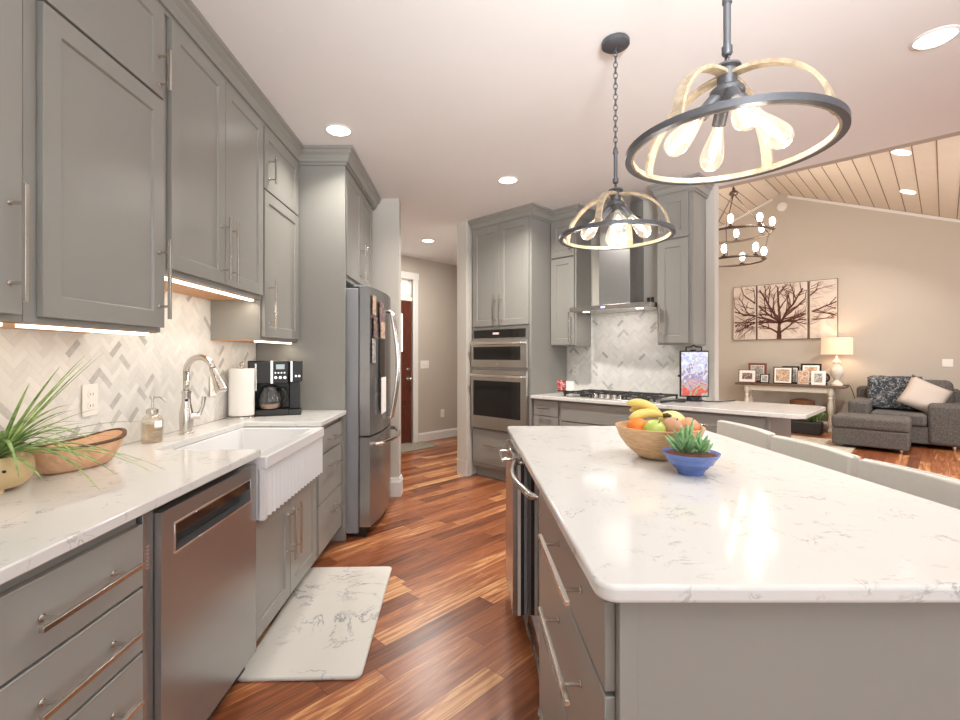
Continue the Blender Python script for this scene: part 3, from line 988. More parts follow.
# peninsula and range base units
PF = 3.71
cabinet('base_cabinet', 'narrow grey drawer base cabinet beside the oven tower', RR, TU1 + 0.002, -2.50, PF, 4.30, 0, 0.884,
        [('drawer', -2.79, -2.515, 0.728, 0.868, (-2.655, 0.80, 0.13, False)), ('drawer', -2.79, -2.515, 0.43, 0.72, (-2.655, 0.63, 0.13, False)), ('drawer', -2.79, -2.515, 0.13, 0.422, (-2.655, 0.33, 0.13, False))], toe=0.1)
cabinet('base_cabinet', 'wide grey base cabinet under the gas cooktop', RR, -2.498, -1.446, PF, 4.30, 0, 0.884,
        [('drawer', -2.485, -1.463, 0.70, 0.868, None), ('drawer', -2.485, -1.463, 0.42, 0.69, (-2.2, 0.66, 0.3, False)), ('drawer', -2.485, -1.463, 0.13, 0.41, (-2.0, 0.33, 0.3, False))], toe=0.1)
t = cabinet('base_cabinet', 'grey peninsula end base cabinet with long bar pull', RR, -1.444, -0.850, PF, 4.305, 0, 0.884,
        [('drawer', -1.43, -0.856, 0.70, 0.868, (-1.14, 0.79, 0.26, False)), ('drawer', -1.43, -0.856, 0.42, 0.69, (-1.14, 0.6, 0.26, False)), ('drawer', -1.43, -0.856, 0.13, 0.41, (-1.14, 0.33, 0.26, False))], toe=0.1)
MB().box(-0.850, -0.831, PF + 0.021, 4.36, 0, 0.884).build('end_panel', GREY, t, bevel=0.0015)
m = MB()
slab(m, [(-2.808, 3.68), (-0.68, 3.68), (-0.63, 3.73), (-0.62, 4.40), (-0.67, 4.45), (-1.357, 4.45), (-1.357, 4.312), (-2.808, 4.312)])
tag(m.build('worktop', QUARTZ, rot=RR, bevel=0.004), 'white quartz worktop of the peninsula under the cooktop', 'countertop')

# gas cooktop
t = thing('gas_cooktop', 'stainless gas cooktop with black cast iron grates', 'cooktop', -2.07, 4.02, 0.915, RR)
MB().box(-2.515, -1.62, 3.76, 4.27, 0.915, 0.924).build('cooktop_plate', STEEL, t, bevel=0.003)
for j, (u0, u1) in enumerate(((-2.50, -2.21), (-2.205, -1.935), (-1.93, -1.64))):
    m = MB()
    v0 = 3.90 if j == 1 else 3.79
    z = 0.958
    for v in (v0, 4.25): m.box(u0, u1, v - 0.006, v + 0.006, z - 0.012, z)
    for u in (u0 + 0.006, u1 - 0.006): m.box(u - 0.006, u + 0.006, v0, 4.25, z - 0.012, z)
    m.box((u0 + u1) / 2 - 0.005, (u0 + u1) / 2 + 0.005, v0, 4.25, z - 0.008, z + 0.004)
    for v in (v0 + (4.25 - v0) * 0.3, v0 + (4.25 - v0) * 0.7): m.box(u0, u1, v - 0.005, v + 0.005, z - 0.008, z + 0.004)
    for u in (u0 + 0.008, u1 - 0.008):
        for v in (v0 + 0.004, 4.246): m.box(u - 0.007, u + 0.007, v - 0.007, v + 0.007, 0.924, z - 0.01)
    m.build('grate', IRON, t, bevel=0.001)
for u, v in ((-2.355, 3.91), (-2.355, 4.14), (-2.07, 4.08), (-1.785, 3.91), (-1.785, 4.14)):
    MB().lathe([(0, 0.924), (0.045, 0.924), (0.045, 0.934), (0.03, 0.936), (0.03, 0.944), (0, 0.945)], (u, v, 0), 20).build('burner', IRON, t, smooth=True)
for k in range(5):
    u = -2.19 + k * 0.06
    MB().lathe([(0, 0.955), (0.016, 0.955), (0.019, 0.950), (0.020, 0.930), (0.024, 0.924), (0, 0.924)], (u, 3.815, 0), 16).build('knob', CHROME, t, smooth=True)
# scattered black utensils right of the cooktop
o = MB().tube([uv(-1.60, 3.80, 0.925), uv(-1.55, 3.92, 0.930), uv(-1.50, 4.02, 0.926)], [0.012, 0.007, 0.02], 8).build('spoon_rest', BLACK, smooth='all')
tag(o, 'small black utensil lying right of the gas cooktop', 'utensil')

# ------------------------------------------------------------------ island
IY0, IY1 = 0.795, 2.60
# worktop with rounded corners
def rounded(x0, x1, y0, y1, r, n=6):
    p = []
    for cx, cy, s in ((x1 - r, y1 - r, 0), (x0 + r, y1 - r, PI / 2), (x0 + r, y0 + r, PI), (x1 - r, y0 + r, 1.5 * PI)):
        for k in range(n + 1):
            a = s + PI / 2 * k / n
            p.append((cx + r * math.cos(a), cy + r * math.sin(a)))
    return p
m = slab(MB(), rounded(0.221, 1.235, IY0, IY1, 0.035))
tag(m.build('worktop', QUARTZ, bevel=0.007, bseg=3), 'large white quartz worktop of the kitchen island', 'countertop')
# drawer bank (a = -Y, b = X)
t = cabinet('island_cabinet', 'grey island drawer cabinet with end panel nearest the camera', RI, -1.61, -0.845, 0.246, 0.95, 0, 0.884,
            [('drawer', -1.605, -0.848, 0.702, 0.862, (-1.14, 0.80, 0.36, False)), ('drawer', -1.605, -0.848, 0.41, 0.693, (-1.14, 0.60, 0.36, False)), ('drawer', -1.605, -0.848, 0.12, 0.402, (-1.14, 0.32, 0.36, False))], toe=0.1)
m = MB().box(-0.845, -0.826, 0.264, 1.16, 0.0, 0.884)
p = m.build('end_panel', GREY, t, bevel=0.002)
MB().box(-0.826, -0.821, 0.264, 0.296, 0.0, 0.884).build('corner_stile', GREY, p, bevel=0.0015)
# island rear bank under the overhang side
o = thing('island_backing', 'grey panelled back of the island behind the stools', 'panel', 0.96, 1.7, 0)
MB().box(0.95, 0.965, 0.845, 2.57, 0, 0.884).build('panel_board', GREY, o, bevel=0.002)
# near appliance
t = thing('beverage_cooler', 'undercounter beverage cooler with dark glass door and bowed handle', 'cooler', -1.905, 0.6, 0, RI)
MB().box(-2.19, -1.614, 0.325, 0.93, 0.0, 0.87).build('cooler_body', BLACK, t)
d = MB().box(-2.188, -1.616, 0.284, 0.320, 0.06, 0.868).build('door', DARKTINT, t, bevel=0.003)
MB().box(-2.188, -1.616, 0.280, 0.285, 0.835, 0.868).build('door_trim', STEEL, d)
MB().box(-2.188, -1.616, 0.280, 0.285, 0.06, 0.075).build('door_trim', STEEL, d)
pts = [(-2.16, 0.285, 0.815), (-2.16, 0.245, 0.815)] + [(-2.16 + 0.52 * i / 12, 0.225 - 0.035 * math.sin(PI * i / 12), 0.815) for i in range(13)] + [(-1.64, 0.245, 0.815), (-1.64, 0.285, 0.815)]
MB().tube(pts, 0.013, 10, up=(0, 0, 1)).build('handle', NICKEL, d, smooth='all')
# far appliance
t = thing('ice_maker', 'slim stainless framed undercounter appliance at island far corner', 'appliance', -2.39, 0.6, 0, RI)
MB().box(-2.575, -2.20, 0.285, 0.93, 0.0, 0.87).build('appliance_body', GREY, t)
d = MB().box(-2.575, -2.20, 0.215, 0.238, 0.10, 0.845).build('door', STEEL, t, bevel=0.002)
MB().box(-2.575, -2.20, 0.238, 0.252, 0.10, 0.845).build('door_edge', PLASTIC, d)
MB().box(-2.57, -2.203, 0.252, 0.268, 0.10, 0.845).build('door_gasket', IRON, d)
MB().box(-2.575, -2.20, 0.268, 0.284, 0.10, 0.86).build('door_liner', FRIDGESIDE, d, bevel=0.002)
handle_mb(-2.39, 0.215, 0.80, 0.30, False).build('handle', NICKEL, d, bevel=0.001)

# counter stools behind the island
def stool():
    t = thing('counter_stool', '', 'stool', 1.2, 2.0, 0, 0, 'grey stools along the island')
    n = 10
    # curved upholstered back: leans outwards, wraps slightly
    m = MB()
    bm = m.bm
    rows = []
    for j in range(5):
        z = 0.60 + 0.335 * j / 4
        ring = []
        for side in (0, 1):
            for i in (range(n + 1) if side == 0 else range(n, -1, -1)):
                s = i / n * 2 - 1
                x = 1.40 + 0.02 * j / 4 - 0.014 * s * s + (0.045 if side else 0)
                zz = z + (-0.004 * s * s if j == 4 else 0)
                ring.append(bm.verts.new((x, 2.0 + 0.225 * s, zz)))
        rows.append(ring)
    k = len(rows[0])
    for a, b in zip(rows, rows[1:]):
        for i in range(k):
            bm.faces.new((a[i], a[(i + 1) % k], b[(i + 1) % k], b[i]))
    bm.faces.new(rows[0]); bm.faces.new(rows[-1])
    bk = m.build('backrest', FABRIC, t, bevel=0.008, bseg=3)
    MB().tube([(1.42 - 0.014 * (i / 5 - 1) ** 2 + 0.022, 2.0 + 0.222 * (i / 5 - 1), 0.934 - 0.004 * (i / 5 - 1) ** 2) for i in range(11)], 0.004, 6).build('piping', FABRIC, bk, smooth='all')
    MB().box(0.99, 1.42, 1.78, 2.22, 0.57, 0.655).build('seat', FABRIC, t, bevel=0.025, bseg=3)
    for x, y in ((1.02, 1.81), (1.02, 2.19), (1.40, 1.81), (1.40, 2.19)):
        MB().tube([(x, y, 0.57), (x + (0.02 if x > 1.2 else -0.01), y, 0.0)], [0.02, 0.013], 8).build('leg', BROWNTOP, t, smooth=True)
    MB().box(1.015, 1.03, 1.81, 2.19, 0.20, 0.225).build('footrest', BROWNTOP, t)
    return t
st = stool()
labs = ['light grey upholstered stool nearest the camera at the island', 'light grey upholstered stool in the middle of the island row', 'light grey upholstered stool farthest along the island, by the peninsula']
for i, y in enumerate((1.47, 1.965, 2.475)):
    o = st if i == 0 else copy_tree(st)
    o.location = (1.19 + (0, 0, 0.02)[i], y, 0)
    o['label'] = labs[i]
st.rotation_euler = (0, 0, 0.02)

# ------------------------------------------------------------------ floor mats and rugs
m = MB().prism(rounded(-0.50 / 2, 0.50 / 2, -0.5, 0.5, 0.03), 0, 0.016)
o = m.build('floor_mat', MATM, bevel=0.006, org=(0, 0, 0))
o.location = (-0.683, 2.402, 0.0005)
o.rotation_euler = (0, 0, 0.03)
tag(o, 'cushioned floor mat with white marble print before the farmhouse sink', 'mat')
o = MB().box(-5.50, -5.08, 3.70, 4.58, 0.0005, 0.012).build('door_mat', HALLRUG, rot=RR, bevel=0.003)
tag(o, 'small patterned grey rug inside the entry door', 'rug')
o = MB().box(-3.3, -0.87, 6.6, 9.12, 0.0005, 0.014).build('area_rug', RUGM, rot=RR, bevel=0.004)
tag(o, 'pale woven living room rug in front of the console', 'rug')


# ------------------------------------------------------------------ recessed lights
def recessed(x, y, z, power, label, r=0.075, normal=None, sprd=120, group='recessed ceiling lights'):
    t = thing('recessed_light', label, 'light', x, y, z, 0, group)
    ax = normal or (0, 0, -1)
    MB().lathe([(r, 0.0), (r + 0.011, 0.0), (r + 0.011, 0.004), (r, 0.008)], (x, y, z), 32, axis=ax).build('trim_ring', WHITE, t, smooth=True)
    MB().lathe([(0, 0.003), (r, 0.003), (r, 0.0), (0, 0.0)], (x, y, z), 32, axis=ax).build('lens', LENS, t)
    c = Vector((x, y, z)) + Vector(ax) * 0.012
    o = area('recessed_lamp', c, c + Vector(ax), 0.12, power, (1.0, 0.95, 0.88), shape='DISK', spread=math.radians(sprd))
    return t

LP = 21
recessed(-0.816, 3.06, CZ, 6, 'round recessed ceiling light beside the refrigerator cabinet crown')
recessed(0.345, 3.93, CZ, 30, 'round recessed ceiling light in front of the oven tower', sprd=150)
recessed(-0.478, 6.01, CZ, 32, 'round recessed light in the hall ceiling', sprd=178)
recessed(2.13, 2.17, CZ, LP, 'round recessed ceiling light at the top right corner by the vaulted room')
def on_vault(px, py):
    # ray through a point of the vault's right slope: z = RZ - SL*(u-RU)
    dx, dz_ = (px - 466) / F, (355 - py) / F
    # u = (X-Y)/S2
    Y = (RZ + SL * RU - 1.3) / (dz_ + SL * (dx - 1) / S2)
    return (dx * Y, Y, 1.3 + dz_ * Y)
nrm = Vector((-SL / S2, SL / S2, -1)).normalized()
for (px, py), lb in zip(((901, 152), (908, 191.5)), ('recessed light in the board ceiling nearer the kitchen', 'recessed light in the board ceiling nearer the far wall')):
    x, y, z = on_vault(px, py)
    recessed(x, y, z - 0.006, 22, lb, 0.085, tuple(nrm), 120, 'recessed lights in the board ceiling')
o = MB().lathe([(0, 0.03), (0.05, 0.03), (0.08, 0.022), (0.085, 0), (0, 0)], (-2.113, LV, 4.03), 24, axis=(0, -1, 0)).build('smoke_detector', WHITE, rot=RR, smooth=True)
tag(o, 'round white smoke detector on the gable wall below the ridge', 'detector')


# ------------------------------------------------------------------ pendants
def pendant(x, y, ang, label):
    t = thing('pendant_light', label, 'pendant light', x, y, 1.83, 0, 'dome pendants over the island')
    RB, R = 1.835, 0.238
    MB().lathe([(0, CZ - 0.001), (0.058, CZ - 0.001), (0.062, CZ - 0.006), (0.062, CZ - 0.022), (0.056, CZ - 0.027), (0, CZ - 0.029)], (x, y, 0), 28).build('canopy', PEWTER, t, smooth=True)
    # chain
    z = CZ - 0.03
    m = MB()
    k = 0
    m.torus((x, y, z - 0.006), 0.008, 0.0022, 14, 6, axis=(1, 0, 0))
    z -= 0.02
    while z > 2.245:
        ax = (1, 0, 0) if k % 2 else (0, 1, 0)
        q = MB().torus((0, 0, 0), 0.0085, 0.0022, 14, 6, axis=ax)
        q.xf(Matrix.Diagonal((1, 1, 1.75, 1)))
        q.xf(Matrix.Translation((x, y, z - 0.012)))
        me = bpy.data.meshes.new('tmp'); q.bm.to_mesh(me); q.bm.free(); m.bm.from_mesh(me); bpy.data.meshes.remove(me)
        z -= 0.0245
        k += 1
    m.build('chain', PEWTER, t, smooth='all')
    m = MB().lathe([(0, 2.246), (0.008, 2.242), (0.012, 2.232), (0.012, 2.222), (0.009, 2.220), (0.009, 2.110), (0.013, 2.108), (0.013, 2.090), (0.009, 2.085), (0, 2.084)], (x, y, 0), 16)
    m.build('stem', PEWTER, t, smooth=True)
    MB().torus((x, y, 2.074), 0.009, 0.003, 16, 6, axis=(1, 0, 0)).build('loop', PEWTER, t, smooth='all')
    m = MB().lathe([(0, 2.064), (0.020, 2.062), (0.032, 2.056), (0.034, 2.050), (0.024, 2.046), (0.024, 2.005), (0.034, 2.000), (0.042, 1.992), (0.042, 1.982), (0.026, 1.972), (0, 1.970)], (x, y, 0), 24)
    hub = m.build('hub', PEWTER, t, smooth=True)
    # ring: flat metal band outside, pale wood lining inside
    MB().lathe([(R, RB), (R + 0.016, RB), (R + 0.016, RB + 0.016), (R, RB + 0.016), (R, RB)], (x, y, 0), 72).build('ring', PEWTER, t, smooth=True)
    MB().lathe([(R - 0.006, RB + 0.0005), (R, RB + 0.0005), (R, RB + 0.015), (R - 0.006, RB + 0.015), (R - 0.006, RB + 0.0005)], (x, y, 0), 72).build('ring_lining', PALEWOOD, t, smooth=True)
    for k in range(4):
        a = ang + k * PI / 2
        c, s = math.cos(a), math.sin(a)
        pts = []
        for i in range(17):
            q = i / 16 * PI / 2
            r = 0.02 + (R - 0.026) * math.sin(q)
            z = RB + 0.004 + (2.028 - RB) * (math.cos(q) if q < PI / 2 - 1e-6 else 0)
            pts.append((x + r * c, y + r * s, z))
        bm_ = MB()
        T = Vector((-s, c, 0))
        prev = None
        vs = []
        for i, p in enumerate(pts):
            P = Vector(p)
            t_ = (Vector(pts[min(i + 1, 16)]) - Vector(pts[max(i - 1, 0)])).normalized()
            nn = t_.cross(T).normalized()
            vs.append([bm_.bm.verts.new(P + T * sx * 0.0135 + nn * sn * 0.0045) for sx, sn in ((-1, -1), (1, -1), (1, 1), (-1, 1))])
        for A, B in zip(vs, vs[1:]):
            for j in range(4):
                bm_.bm.faces.new((A[j], A[(j + 1) % 4], B[(j + 1) % 4], B[j]))
        bm_.bm.faces.new(vs[0]); bm_.bm.faces.new(vs[-1])
        bm_.build('arm', PALEWOOD, t, smooth=True)
    for k in range(4):
        a = math.radians(80) + k * PI / 2
        dr = Vector((math.cos(a) * 0.66, math.sin(a) * 0.66, -0.75)).normalized()
        p0 = Vector((x, y, 1.985)) + Vector((math.cos(a), math.sin(a), 0)) * 0.018
        s_ = MB().tube([p0, p0 + dr * 0.07], 0.0175, 16).build('socket', PEWTER, t, smooth=True)
        pb = p0 + dr * 0.066
        prof = [(0.013, 0), (0.014, 0.012), (0.018, 0.030), (0.0255, 0.058), (0.0315, 0.085), (0.031, 0.102), (0.024, 0.118), (0.012, 0.126), (0, 0.128)]
        b = MB().lathe(prof, pb, 20, axis=dr).build('bulb', BULB, s_, smooth='all')
        MB().lathe([(0, 0.018), (0.004, 0.024), (0.009, 0.045), (0.011, 0.07), (0.008, 0.088), (0, 0.095)], pb, 12, axis=dr).build('filament', FILAM, s_, smooth='all')
        d = bpy.data.lights.new('bulb_light', 'POINT')
        d.energy = 1.1
        d.color = (1.0, 0.92, 0.82)
        d.shadow_soft_size = 0.03
        o = bpy.data.objects.new('bulb_light', d)
        sc.collection.objects.link(o)
        o.location = pb + dr * 0.14
    return t

pendant(0.685, 2.19, math.radians(55), 'pale wood dome pendant on full chain, nearer the oven tower')
pendant(0.685, 1.254, math.radians(35), 'large near dome pendant with grey ring, cut by the picture top')

# ------------------------------------------------------------------ chandelier in the vault
cu, cv = RU, 7.59
t = thing('chandelier', 'two-tier bronze candle chandelier under the board ceiling', 'chandelier', cu, cv, 2.6, RR)
tiers = ((3.03, 0.47, 8, 0.2), (2.65, 0.385, 6, 0.5))
MB().lathe([(0, 3.60), (0.05, 3.60), (0.06, 3.62), (0.05, 3.65), (0.02, 3.67), (0.02, 3.70), (0, 3.71)], (cu, cv, 0), 20).build('cap', BRONZE, t, smooth=True)
MB().cyl((cu, cv, 3.70), (cu, cv, RZ - 0.03), 0.008, 8).build('rod', BRONZE, t)
MB().lathe([(0, RZ - 0.001), (0.07, RZ - 0.03), (0.07, RZ - 0.06), (0, RZ - 0.07)], (cu, cv, 0), 20).build('canopy', BRONZE, t, smooth=True)
for k in range(3):
    a = 0.6 + k * 2 * PI / 3
    MB().cyl((cu, cv, 3.62), (cu + 0.46 * math.cos(a), cv + 0.46 * math.sin(a), 3.03), 0.008, 8).cyl((cu + 0.46 * math.cos(a), cv + 0.46 * math.sin(a), 3.03), (cu + 0.38 * math.cos(a), cv + 0.38 * math.sin(a), 2.65), 0.006, 8).build('support_rod', BRONZE, t)
for z, R, n, ph in tiers:
    rg = MB().torus((cu, cv, z), R, 0.013, 60, 8, sz=1.3).build('ring', BRONZE, t, smooth='all')
    for k in range(n):
        a = ph + 2 * PI * k / n
        cx, cy = cu + R * math.cos(a), cv + R * math.sin(a)
        cd = MB().lathe([(0, z), (0.035, z + 0.01), (0.04, z + 0.02), (0.018, z + 0.022), (0.018, z + 0.06), (0, z + 0.06)], (cx, cy, 0), 14).build('candle_cup', BRONZE, t, smooth=True)
        MB().lathe([(0, z + 0.06), (0.024, z + 0.07), (0.037, z + 0.11), (0.034, z + 0.155), (0.014, z + 0.18), (0, z + 0.185)], (cx, cy, 0), 14).build('candle_bulb', FILAM, cd, smooth='all')
for k in range(4):
    d = bpy.data.lights.new('chandelier_light', 'POINT')
    d.energy = 9
    d.color = (1, 0.88, 0.74)
    d.shadow_soft_size = 0.04
    o = bpy.data.objects.new('chandelier_light', d)
    sc.collection.objects.link(o)
    o.location = uv(cu + 0.42 * math.cos(k * PI / 2 + 0.9), cv + 0.42 * math.sin(k * PI / 2 + 0.9), 3.25 if k % 2 else 2.87)

# ------------------------------------------------------------------ living room furniture
# triptych
AZ0, AZ1 = 1.588, 2.62
segs = []
rnd = random.Random(3)
def branch(p, ang, ln, wd, depth):
    n = max(3, int(ln / 0.05))
    x, z = p
    for i in range(n):
        a2 = ang + rnd.uniform(-0.16, 0.16)
        nx, nz = x + math.cos(a2) * ln / n, z + math.sin(a2) * ln / n
        w0 = 1.3 * wd * (1 - 0.55 * i / n)
        w1 = 1.3 * wd * (1 - 0.55 * (i + 1) / n)
        segs.append((x, z, nx, nz, w0, w1))
        x, z = nx, nz
        ang = ang * 0.97 + a2 * 0.03
        if depth > 0 and i > 0 and rnd.random() < 0.55:
            sgn = rnd.choice((-1, 1))
            branch((x, z), ang + sgn * rnd.uniform(0.45, 0.8), ln * rnd.uniform(0.38, 0.6), w1 * 0.5, depth - 1)
    return
tx = -2.15
for i in range(6):
    segs.append((tx, AZ0 + 0.02 + 0.045 * i, tx + 0.004, AZ0 + 0.02 + 0.045 * (i + 1), 0.075 - 0.006 * i, 0.069 - 0.006 * i))
for ang, z, ln, wd in ((1.62, 0.28, 0.68, 0.038), (1.05, 0.28, 0.72, 0.034), (0.62, 0.12, 0.42, 0.026), (2.1, 0.29, 0.72, 0.036), (2.6, 0.10, 0.42, 0.026), (0.35, 0.30, 0.95, 0.030), (2.82, 0.30, 0.95, 0.032), (0.05, 0.33, 0.80, 0.022), (3.1, 0.32, 0.85, 0.024), (0.75, 0.32, 0.8, 0.028), (2.4, 0.32, 0.8, 0.030)):
    branch((tx + 0.01, AZ0 + z), ang, ln, wd, 2)
for (a0, a1), lb in zip(((-2.918, -2.518), (-2.505, -1.712), (-1.69, -1.289)), ('narrow tree art panel at the end away from the lamp', 'wide centre art panel with the brown tree trunk', 'narrow tree art panel at the end above the lamp')):
    t = thing('wall_art', lb, 'wall art', (a0 + a1) / 2, LV - 0.02, AZ0, RR, 'three panel tree artwork')
    MB().box(a0, a1, LV - 0.035, LV, AZ0, AZ1).build('panel_frame', BROWNTOP, t)
    MB().box(a0 + 0.008, a1 - 0.008, LV - 0.040, LV - 0.034, AZ0 + 0.008, AZ1 - 0.008).build('canvas', CANVAS, t)
    m = MB()
    for x0, z0, x1, z1, w0, w1 in segs:
        if min(x0, x1) < a0 + 0.012 or max(x0, x1) > a1 - 0.012 or max(z0, z1) > AZ1 - 0.012 or min(z0, z1) < AZ0 + 0.01:
            continue
        d = Vector((x1 - x0, z1 - z0)).normalized()
        nx, nz = -d.y, d.x
        b = LV - 0.0405
        e = 0.25 * w1
        pts = [(x0 + nx * w0 / 2 - d.x * e, b, z0 + nz * w0 / 2 - d.y * e), (x0 - nx * w0 / 2 - d.x * e, b, z0 - nz * w0 / 2 - d.y * e), (x1 - nx * w1 / 2 + d.x * e, b, z1 - nz * w1 / 2 + d.y * e), (x1 + nx * w1 / 2 + d.x * e, b, z1 + nz * w1 / 2 + d.y * e)]
        m.extr(pts, (0, -0.003, 0))
    m.build('tree_painting', TREE, t)

# console table
CV0, CV1, CZt = 9.86, 10.24, 0.79
t = thing('console_table', 'cream console table with turned legs and dark wooden top', 'console table', -1.95, 10.05, 0, RR)
MB().box(-2.76, -1.13, CV0, CV1, CZt - 0.04, CZt).build('tabletop', BROWNTOP, t, bevel=0.006)
m = MB().box(-2.62, -1.30, CV0 + 0.05, CV0 + 0.07, 0.66, 0.75).box(-2.62, -1.30, CV1 - 0.07, CV1 - 0.05, 0.66, 0.75).box(-2.62, -2.60, CV0 + 0.07, CV1 - 0.07, 0.66, 0.75).box(-1.32, -1.30, CV0 + 0.07, CV1 - 0.07, 0.66, 0.75)
m.build('apron', CREAM, t)
for u in (-2.58, -1.34):
    for v in (CV0 + 0.07, CV1 - 0.07):
        m = MB().lathe([(0, 0), (0.03, 0), (0.038, 0.03), (0.03, 0.06), (0.022, 0.08), (0.034, 0.12), (0.034, 0.2), (0.024, 0.23), (0.03, 0.3), (0.042, 0.40), (0.036, 0.48), (0.022, 0.54), (0.035, 0.57), (0.022, 0.60), (0.04, 0.64), (0.04, 0.75), (0, 0.75)], (u, v, 0), 20)
        m.build('leg', CREAM, t, smooth=True)
MB().box(-2.60, -1.32, CV0 + 0.06, CV1 - 0.06, 0.14, 0.165).build('lower_shelf', CREAM, t, bevel=0.004)

# table lamp
t = thing('table_lamp', 'lit table lamp with linen drum shade and carved white base', 'lamp', -1.27, 10.05, CZt, RR)
MB().lathe([(0, 0), (0.085, 0), (0.085, 0.03), (0.06, 0.05), (0.035, 0.09), (0.045, 0.12), (0.085, 0.17), (0.10, 0.23), (0.09, 0.30), (0.05, 0.35), (0.045, 0.37), (0.06, 0.39), (0.04, 0.42), (0.015, 0.45), (0.012, 0.50), (0, 0.50)], (-1.27, 10.05, CZt), 28).build('lamp_base', CREAM, t, smooth=True)
m = MB().lathe([(0.215, 0.52), (0.215, 0.80), (0.211, 0.80), (0.211, 0.52), (0.215, 0.52)], (-1.27, 10.05, CZt), 40, sy=0.8)
m.build('lamp_shade', SHADE, t, smooth=True)
d = bpy.data.lights.new('table_lamp_light', 'POINT')
d.energy = 6
d.color = (1, 0.78, 0.56)
d.shadow_soft_size = 0.05
o = bpy.data.objects.new('table_lamp_light', d)
sc.collection.objects.link(o)
o.location = uv(-1.27, 10.05, CZt + 0.64)
o = MB().tube([uv(-1.19, 10.1, 0.80), uv(-1.12, 10.2, 0.795), uv(-1.09, 10.27, 0.7), uv(-1.03, 10.31, 0.45), uv(-0.98, 10.32, 0.3)], 0.005, 6).build('lamp_cord', BLACK, smooth='all')
tag(o, 'thin dark lamp cord hanging off the console end', 'cord')

# framed photos
def frame(u, v, w_, h_, tilt, fm, pm, label, z=CZt, yaw=0, border=0.03, matw=0.02):
    t = thing('framed_photo', label, 'photo frame', 0, 0, 0, 0, 'framed photos on the console')
    h_ *= 1.2
    m = MB().box(-w_ / 2, w_ / 2, -0.008, 0.008, 0, h_)
    m.build('frame_border', fm, t, bevel=0.003)
    MB().box(-w_ / 2 + border, w_ / 2 - border, -0.010, -0.007, border, h_ - border).build('mat_board', PAPER, t)
    MB().box(-w_ / 2 + border + matw, w_ / 2 - border - matw, -0.012, -0.009, border + matw, h_ - border - matw).build('photo', pm, t)
    MB().box(-0.012, 0.012, 0.008, 0.010, 0.0, h_ * 0.7).xf(Matrix.Rotation(0.0, 4, 'X')).build('easel_back', BLACK, t)
    t.location = uv(u, v, z + 0.001)
    t.rotation_euler = (tilt, 0, RR + yaw)
    return t
BRN = plain('reddish_wood_frame', rgb(122, 68, 46), 0.4)
GRYF = plain('grey_wood_frame', rgb(170, 166, 158), 0.5)
frame(-2.575, 9.93, 0.29, 0.20, -0.12, BRN, PHOTO[2], 'wide brown frame with cream mat, farthest from the lamp', border=0.014, matw=0.05)
frame(-2.46, 10.12, 0.30, 0.30, -0.12, BRN, PHOTO[1], 'square reddish wood frame behind the two small front frames', border=0.04, matw=0.01)
frame(-2.30, 9.95, 0.15, 0.14, -0.15, BLACK, PHOTO[1], 'small black frame in front of the reddish wood frame', border=0.02, matw=0.01)
frame(-2.02, 9.95, 0.29, 0.25, -0.12, BLACK, PHOTO[0], 'black frame with wide white border and warm picture', border=0.018, matw=0.025)
frame(-1.93, 10.08, 0.26, 0.26, -0.12, BLACK, PHOTO[1], 'tall black frame directly behind the warm picture frame', border=0.03, matw=0.01)
frame(-1.64, 10.12, 0.30, 0.30, -0.12, BLACK, PHOTO[0], 'big dark frame at the back beside the lamp', border=0.03, matw=0.03)
frame(-1.72, 9.96, 0.17, 0.20, -0.15, GRYF, PHOTO[0], 'small pale frame with portrait in front of the big dark frame', border=0.012, matw=0.004)
frame(-1.505, 9.93, 0.20, 0.20, -0.15, PAPER, PHOTO[1], 'white frame with dark prints closest to the lamp', border=0.014, matw=0.03)
t = thing('desk_clock', 'round dark clock between the white frame and the lamp', 'clock', -1.415, 10.08, CZt, RR)
MB().cyl((-1.455, 10.13, CZt + 0.12), (-1.455, 10.15, CZt + 0.12), 0.085, 28).build('clock_case', BLACK, t, smooth=True)
MB().cyl((-1.455, 10.124, CZt + 0.12), (-1.455, 10.13, CZt + 0.12), 0.065, 28).build('clock_face', PHOTO[2], t)
MB().box(-1.50, -1.41, 10.11, 10.17, CZt, CZt + 0.035).build('clock_foot', BLACK, t, bevel=0.005)

# under the console: basket, planter
t = thing('wicker_basket', 'round-topped brown basket on the lower console shelf', 'basket', -1.95, 10.05, 0.166, RR)
MB().lathe([(0, 0), (0.15, 0), (0.19, 0.18), (0.18, 0.34), (0.17, 0.34), (0.17, 0.30), (0, 0.30)], (-1.75, 10.05, 0.166), 28, sy=0.7).build('basket_shell', blotch_mat('wicker', [rgb(86, 52, 36), rgb(134, 88, 60)], 60, 0.8), t, smooth=True)
MB().lathe([(0, 0.38), (0.08, 0.375), (0.17, 0.345), (0.17, 0.335), (0, 0.335)], (-1.75, 10.05, 0.166), 28, sy=0.7).build('basket_lid', BRN, t, smooth=True)
t = thing('potted_plant', 'leafy green plant in a low dark planter before the console', 'plant', -1.50, 9.35, 0.014, RR)
MB().box(-1.95, -1.40, 9.48, 9.72, 0.0005, 0.20).build('planter', IRON, t, bevel=0.01)
m = MB()
rr = random.Random(5)
for i in range(60):
    a = rr.uniform(0, 2 * PI); l = rr.uniform(0.10, 0.22)
    bx_, by_ = rr.uniform(-1.88, -1.42), rr.uniform(9.55, 9.66)
    p = [Vector((bx_ + math.cos(a) * l * s, by_ + math.sin(a) * l * s * 0.8, 0.19 + 0.16 * math.sin(s * 2.2))) for s in (0, 0.3, 0.65, 1)]
    m.tube(p, [0.004, 0.018, 0.02, 0.002], 6, flat=0.15, up=(0, 0, 1))
m.build('foliage', plain('bright_foliage', rgb(96, 136, 66), 0.5, noise=0.3, scale=20), t, smooth='all')

